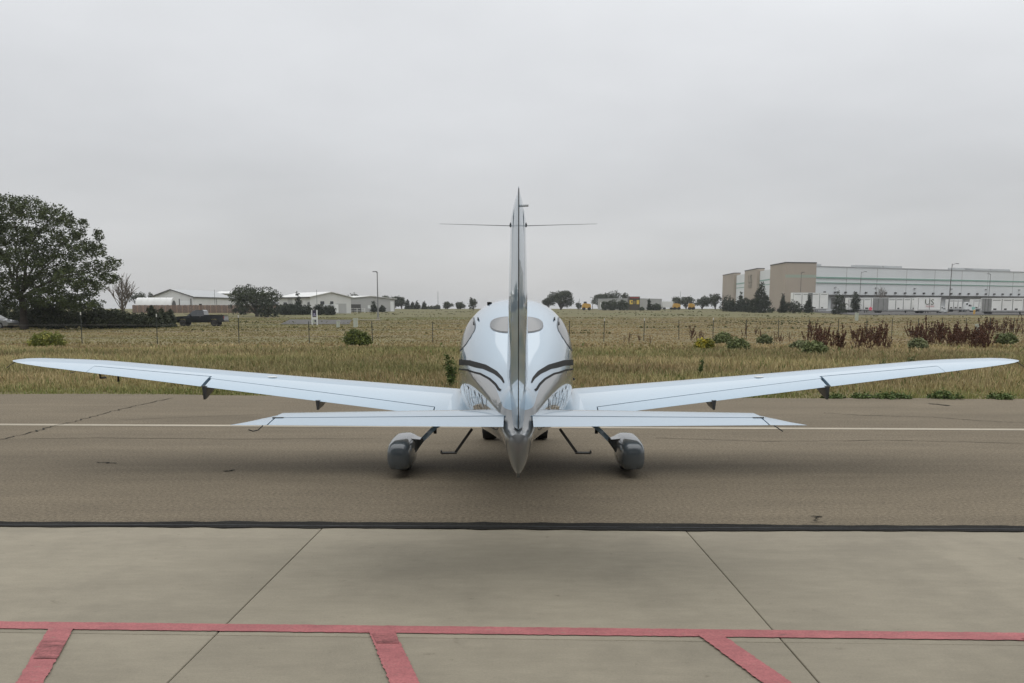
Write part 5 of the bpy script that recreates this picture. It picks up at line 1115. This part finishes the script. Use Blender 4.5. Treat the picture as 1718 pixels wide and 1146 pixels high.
for z1, z2 in ((HW*.745, HW*.775), (HW*.635, HW*.652)):
    face_box(Cb0+Vector((.5, -.1, 0)), Cb, z1, z2, .08, 'green_band', M['green'], .2)
    for lo, hi in ((1234, 1252), (1273, 1295)): face_box(Cn.lerp(Ca, along(lo)), Cn.lerp(Ca, along(hi)), z1, z2, .08, 'green_band', M['green'], .2)
face_box(tw_[0], tw_[1], HT_*.70, HT_*.76, .03, 'green_band', mat('pale_green_band', (.32, .37, .30), .7), .2, ct); face_box(tw_[4], tw_[0], HT_*.69, HT_*.74, .03, 'green_band', M['tan'], .2, ct)
face_box(Cb0, Cb, HW, HW+.25, .15, 'coping', M['roofg'], .6)
uS = (Cb-Cb0).normalized(); LS = (Cb-Cb0).length
for k in range(1, 9):
    p = Cb0+uS*(LS*k/8.6); face_box(p, p+uS*.2, 0, HW-.1, .03, 'panel_joint', M['gwall'], .1)
can = face_box(Cb0+Vector((-2, 0, 0)), Cb, HW*.335, HW*.375, 3.0, 'dock_canopy', M['trim'], .1)
for k in range(26):
    p = Cb0+uS*(3+LS*k/26); dd_ = face_box(p, p+uS*2.7, .8, HW*.30, .06, 'dock_door', M['trailgrey'] if k % 3 else M['white'], .1)
    face_box(p+uS*1.1, p+uS*1.7, HW*.41, HW*.45, .5, 'wall_light', M['trim'], .1)
    if k % 4 == 1: face_box(p+uS*1.1, p+uS*1.7, HW*.53, HW*.56, .5, 'wall_light', M['roofg'], .1)
for i, t in enumerate((.03, .09, .30, .36, .42, .72, .78, .83, .9)):
    p = Cb0+uS*LS*t+Vector((-8, 16, 0)); bxr = MB(); 
    for k in range(4): bxr.bar(p+uS*(k*1.6)+Vector((0, 0, zW+HW-.3)), p+uS*(k*1.6+.3)+Vector((0, 0, zW+HW+1.3)), .2, .2)
    bxr.bar(p+Vector((0, 0, zW+HW+1.5)), p+uS*(6+3*(i%3))+Vector((0, 0, zW+HW+1.5)), 1.8, .9); bxr.build('roof_unit', M['roofg'], wh)
# lettering on the middle end tower
def letters(txt, org, u, h, m_, parent, name, nrm, wfac=1.0, depth=.06):
    tm = text_mesh(txt, 1, 2); co = np.array([v.co[:] for v in tm.vertices]); x0, x1, y0, y1 = co[:, 0].min(), co[:, 0].max(), co[:, 1].min(), co[:, 1].max(); k = h/(y1-y0)
    b = MB(); b.add([Vector(org)+u*((c[0]-x0)*k*wfac)+Vector((0, 0, (c[1]-y0)*k))+nrm*depth for c in co], [tuple(p.vertices) for p in tm.polygons]); return b.build(name, m_, parent, fix=False), (x1-x0)*k*wfac
pb, pa, twr = ltower; u2 = (pa-pb).normalized(); n2 = Vector((u2.y, -u2.x, 0))
letters('US', pb+u2*((pa-pb).length*.34)+n2*1.02+Vector((0, 0, zW+HT_*.66)), u2, 3.2, M['olive'], twr, 'lettering', n2, 1.3)
letters('FOODS', pb+u2*((pa-pb).length*.34)+n2*1.02+Vector((0, 0, zW+HT_*.56)), u2, 1.2, M['olive'], twr, 'lettering', n2, 1.2)

# ================================================================== TRAILERS AND TRUCKS
def trailer(px0, px1, D0, D1, yt_, yb, lab, rear=None, text=False, panels=4):
    a = Vector((*gx(px0, D0), 0)); b = Vector((*gx(px1, D1), 0)); u = (b-a).normalized(); n_ = Vector((u.y, -u.x, 0)); L = (b-a).length; Dm = (D0+D1)/2; z0 = gz(Dm)+.1
    zt = pt((px0+px1)/2, yt_, Dm).z; zf = z0+.72; m_ = (a+b)/2; r = empty('semi_trailer', (m_.x, m_.y, z0), lab, 'trailer', 'white trailers parked before the warehouse')
    q = [a, b, b-n_*2.6, a-n_*2.6]; bd = MB().loft([[p+Vector((0, 0, zf)) for p in q], [p+Vector((0, 0, zt)) for p in q]]).build('box', M['trailer'], r)
    def fb(s0, s1, z1, z2, m2, name, out=.04, parent=bd):
        p, t = a+u*s0, a+u*s1; return MB().loft([[p+n_*o_+Vector((0, 0, z)) for o_, z in ((-.05, z1), (out, z1), (out, z2), (-.05, z2))], [t+n_*o_+Vector((0, 0, z)) for o_, z in ((-.05, z1), (out, z1), (out, z2), (-.05, z2))]]).build(name, m2, parent)
    fb(0, L, zf, zf+.28, M['gwall'], 'side_rail'); fb(0, L, zt-.22, zt, M['white'], 'top_rail', .05)
    for k in range(panels+1): s_ = L*k/panels; fb(max(0, s_-.08), min(L, s_+.08), zf+.3, zt-.24, M['trailgrey'], 'side_post', .035)
    if not text:
        rr = random.Random(px0)
        for k in range(panels):
            s0 = L*(k+.14)/panels; s1 = L*(k+.86)/panels; fb(s0, s1, zt-.62, zt-.45, M['trailgrey'], 'vent_strip', .03)
            if rr.random() < .8: fb(s0+.2, s0+.2+rr.uniform(.4, 1), zf+.35, zf+.7, M['bmetal'], 'lower_hatch', .03)
    if rear:
        fb(rear[0]*L, rear[1]*L, zf+.05, zt-.1, M['trailgrey'], 'grey_end', .06)
        for k in range(1, 3): s_ = L*(rear[0]+(rear[1]-rear[0])*k/3); fb(s_, s_+.1, zf+.1, zt-.15, M['trim'], 'door_seam', .07)
    MB().box(((a+b)/2-n_*1.3+Vector((0, 0, z0+.58))), (L*.96, .9, .2), math.atan2(u.y, u.x)).build('chassis', M['bmetal'], r)
    for s_ in (.06, .12):
        for k in (0, 1):
            c = a+u*(L*s_+.5)-n_*(.2+k*1.95)+Vector((0, 0, z0+.5)); MB().tube([c, c-n_*.5], .5, 14).build('wheel', M['black'], r)
    MB().bar(b-u*3-n_*.5+Vector((0, 0, z0)), b-u*3-n_*.5+Vector((0, 0, zf)), .15, .15, (0, 1, 0)).build('landing_leg', M['bmetal'], r)
    MB().bar(b-u*3-n_*2.1+Vector((0, 0, z0)), b-u*3-n_*2.1+Vector((0, 0, zf)), .15, .15, (0, 1, 0)).build('landing_leg', M['bmetal'], r)
    if text:
        h = (zt-zf); letters('US', a+u*(L*.30)+Vector((0, 0, zf+h*.44)), u, h*.42, M['olive'], bd, 'lettering', n_, 1.05, .06); letters('FOODS', a+u*(L*.345)+Vector((0, 0, zf+h*.26)), u, h*.12, M['redlet'], bd, 'lettering', n_, 1.15, .06)
    return r
trailer(1423, 1474, 262, 262, 499.5, 523, 'leftmost white trailer beside the broad dark conifer', None, panels=4)
trailer(1464, 1541, 256, 253, 499.5, 523, 'long white trailer with grey rear doors left of the lettered one', (0, .34), panels=6)
trailer(1540, 1578, 249, 249, 499, 523, 'white trailer lettered in olive and red', None, True, panels=2)
trailer(1645, 1735, 232, 226, 500, 528, 'white trailer with grey rear end at the right photo edge', (.02, .2), panels=5)
trailer(1592, 1614, 285, 285, 502, 520, 'white trailer behind the tallest lamp pole, coupled to the white truck', None, panels=3)
trailer(1633, 1660, 290, 290, 502, 520, 'short white trailer right behind the white truck cab', None, panels=3)
trailer(1330, 1389, 284, 284, 491, 512, 'white trailer backed under the corner tan tower', (.42, .55), panels=4)
def tractor(px, D, wpx, lab, face=1, teal=False):
    x = sx(px, D); z0 = gz(D)+.1; k = wpx/F*D/5.0; r = local_root('truck_tractor', (x, D, z0), lab, 'truck', rz=0 if face > 0 else math.pi)
    c = profile_solid([(-2.5, 1.1), (-2.5, 3.9), (-1.2, 4.05), (-.3, 3.2), (.0, 2.4), (1.3, 2.15), (1.6, 1.9), (1.6, .7), (-.6, .7), (-.8, 1.1)], 2.2).build('cab', M['white'], r)
    for s in (-1, 1): MB().add([(-1.35, s*1.11, 2.35), (-.25, s*1.11, 2.4), (-.55, s*1.11, 3.1), (-1.35, s*1.11, 3.1)], [(0, 1, 2, 3)]).build('side_window', M['dglass'], r); MB().box((-.15, s*1.25, 2.65), (.15, .25, .5)).build('mirror', M['trim'], r)
    MB().add([(-.27, -1, 3.15), (-.27, 1, 3.15), (.03, 1, 2.45), (.03, -1, 2.45)], [(0, 1, 2, 3)]).build('windshield', M['dglass'], r); r.children[-1].location = (.05, 0, .02)
    MB().box((-2.0, -1.12, 3.3), (.7, .05, .8)).build('sleeper_window', M['dglass'], r)
    MB().box((1.65, 0, .75), (.2, 2.2, .45)).build('bumper', M['chrome'], r); MB().box((-2.6, 0, .9), (3.8, .9, .25)).build('chassis', M['bmetal'], r)
    for xx in (.75, -2.6, -3.8):
        for s in (-1, 1): wheel(r, xx, s*.95, .5, .32, M['galv'])
    if teal: MB().box((.75, -1.13, 1.6), (1.3, .06, 1.1)).build('side_panel', M['teal'], r)
    r.scale = (k, k, k); return r
tractor(1628, 280, 20, 'white truck tractor with teal side panel between the trailers', 1, True)
tractor(1585, 251, 14, 'white truck tractor coupled to the lettered trailer', 1)
# small bright objects in the yard
D = 236; x = sx(1460.5, D); z0 = gz(D); sgn = empty('round_marker', (x, D, z0), 'small pink-red round marker before the trailers', 'marker')
zc = pt(1460, 518, D).z; MB().loft([[(x+.42*math.cos(2*math.pi*k/16), D+dy, zc+.42*math.sin(2*math.pi*k/16)) for k in range(16)] for dy in (-.03, .03)]).build('disc', M['pink'], sgn); MB().box((x, D+.06, (z0+zc)/2), (.07, .05, zc-z0)).build('post', M['galv'], sgn)
D = 230; x = sx(1635, D); z0 = gz(D); bl = empty('yellow_bollard', (x, D, z0), 'yellow bollard beside the white truck cab', 'bollard')
MB().tube([(x, D, z0-.1), (x, D, z0+1.1)], .22, 10).build('post', M['yellow'], bl); MB().tube([(x, D, z0+1.1), (x, D, z0+1.2)], [.22, .1], 10).build('cap', M['yellow'], bl)
for o in bpy.data.objects:
    if 'local' in o: del o['local']

# ================================================================== HAZE
hz = MB(); hz.box((0, 1960, 13), (5400, 4640, 29.5)); hm = bpy.data.materials.new('thin_haze'); hm.use_nodes = True; t = hm.node_tree; t.nodes.clear()
pv = N(t, 'ShaderNodeVolumePrincipled'); pv.inputs['Color'].default_value = (.93, .95, .97, 1); pv.inputs['Density'].default_value = .0002; pv.inputs['Anisotropy'].default_value = .2
ho = N(t, 'ShaderNodeOutputMaterial'); t.links.new(pv.outputs[0], ho.inputs['Volume'])
tag(hz.build('haze', hm), 'thin pale haze over the whole field', 'haze', kind='stuff')
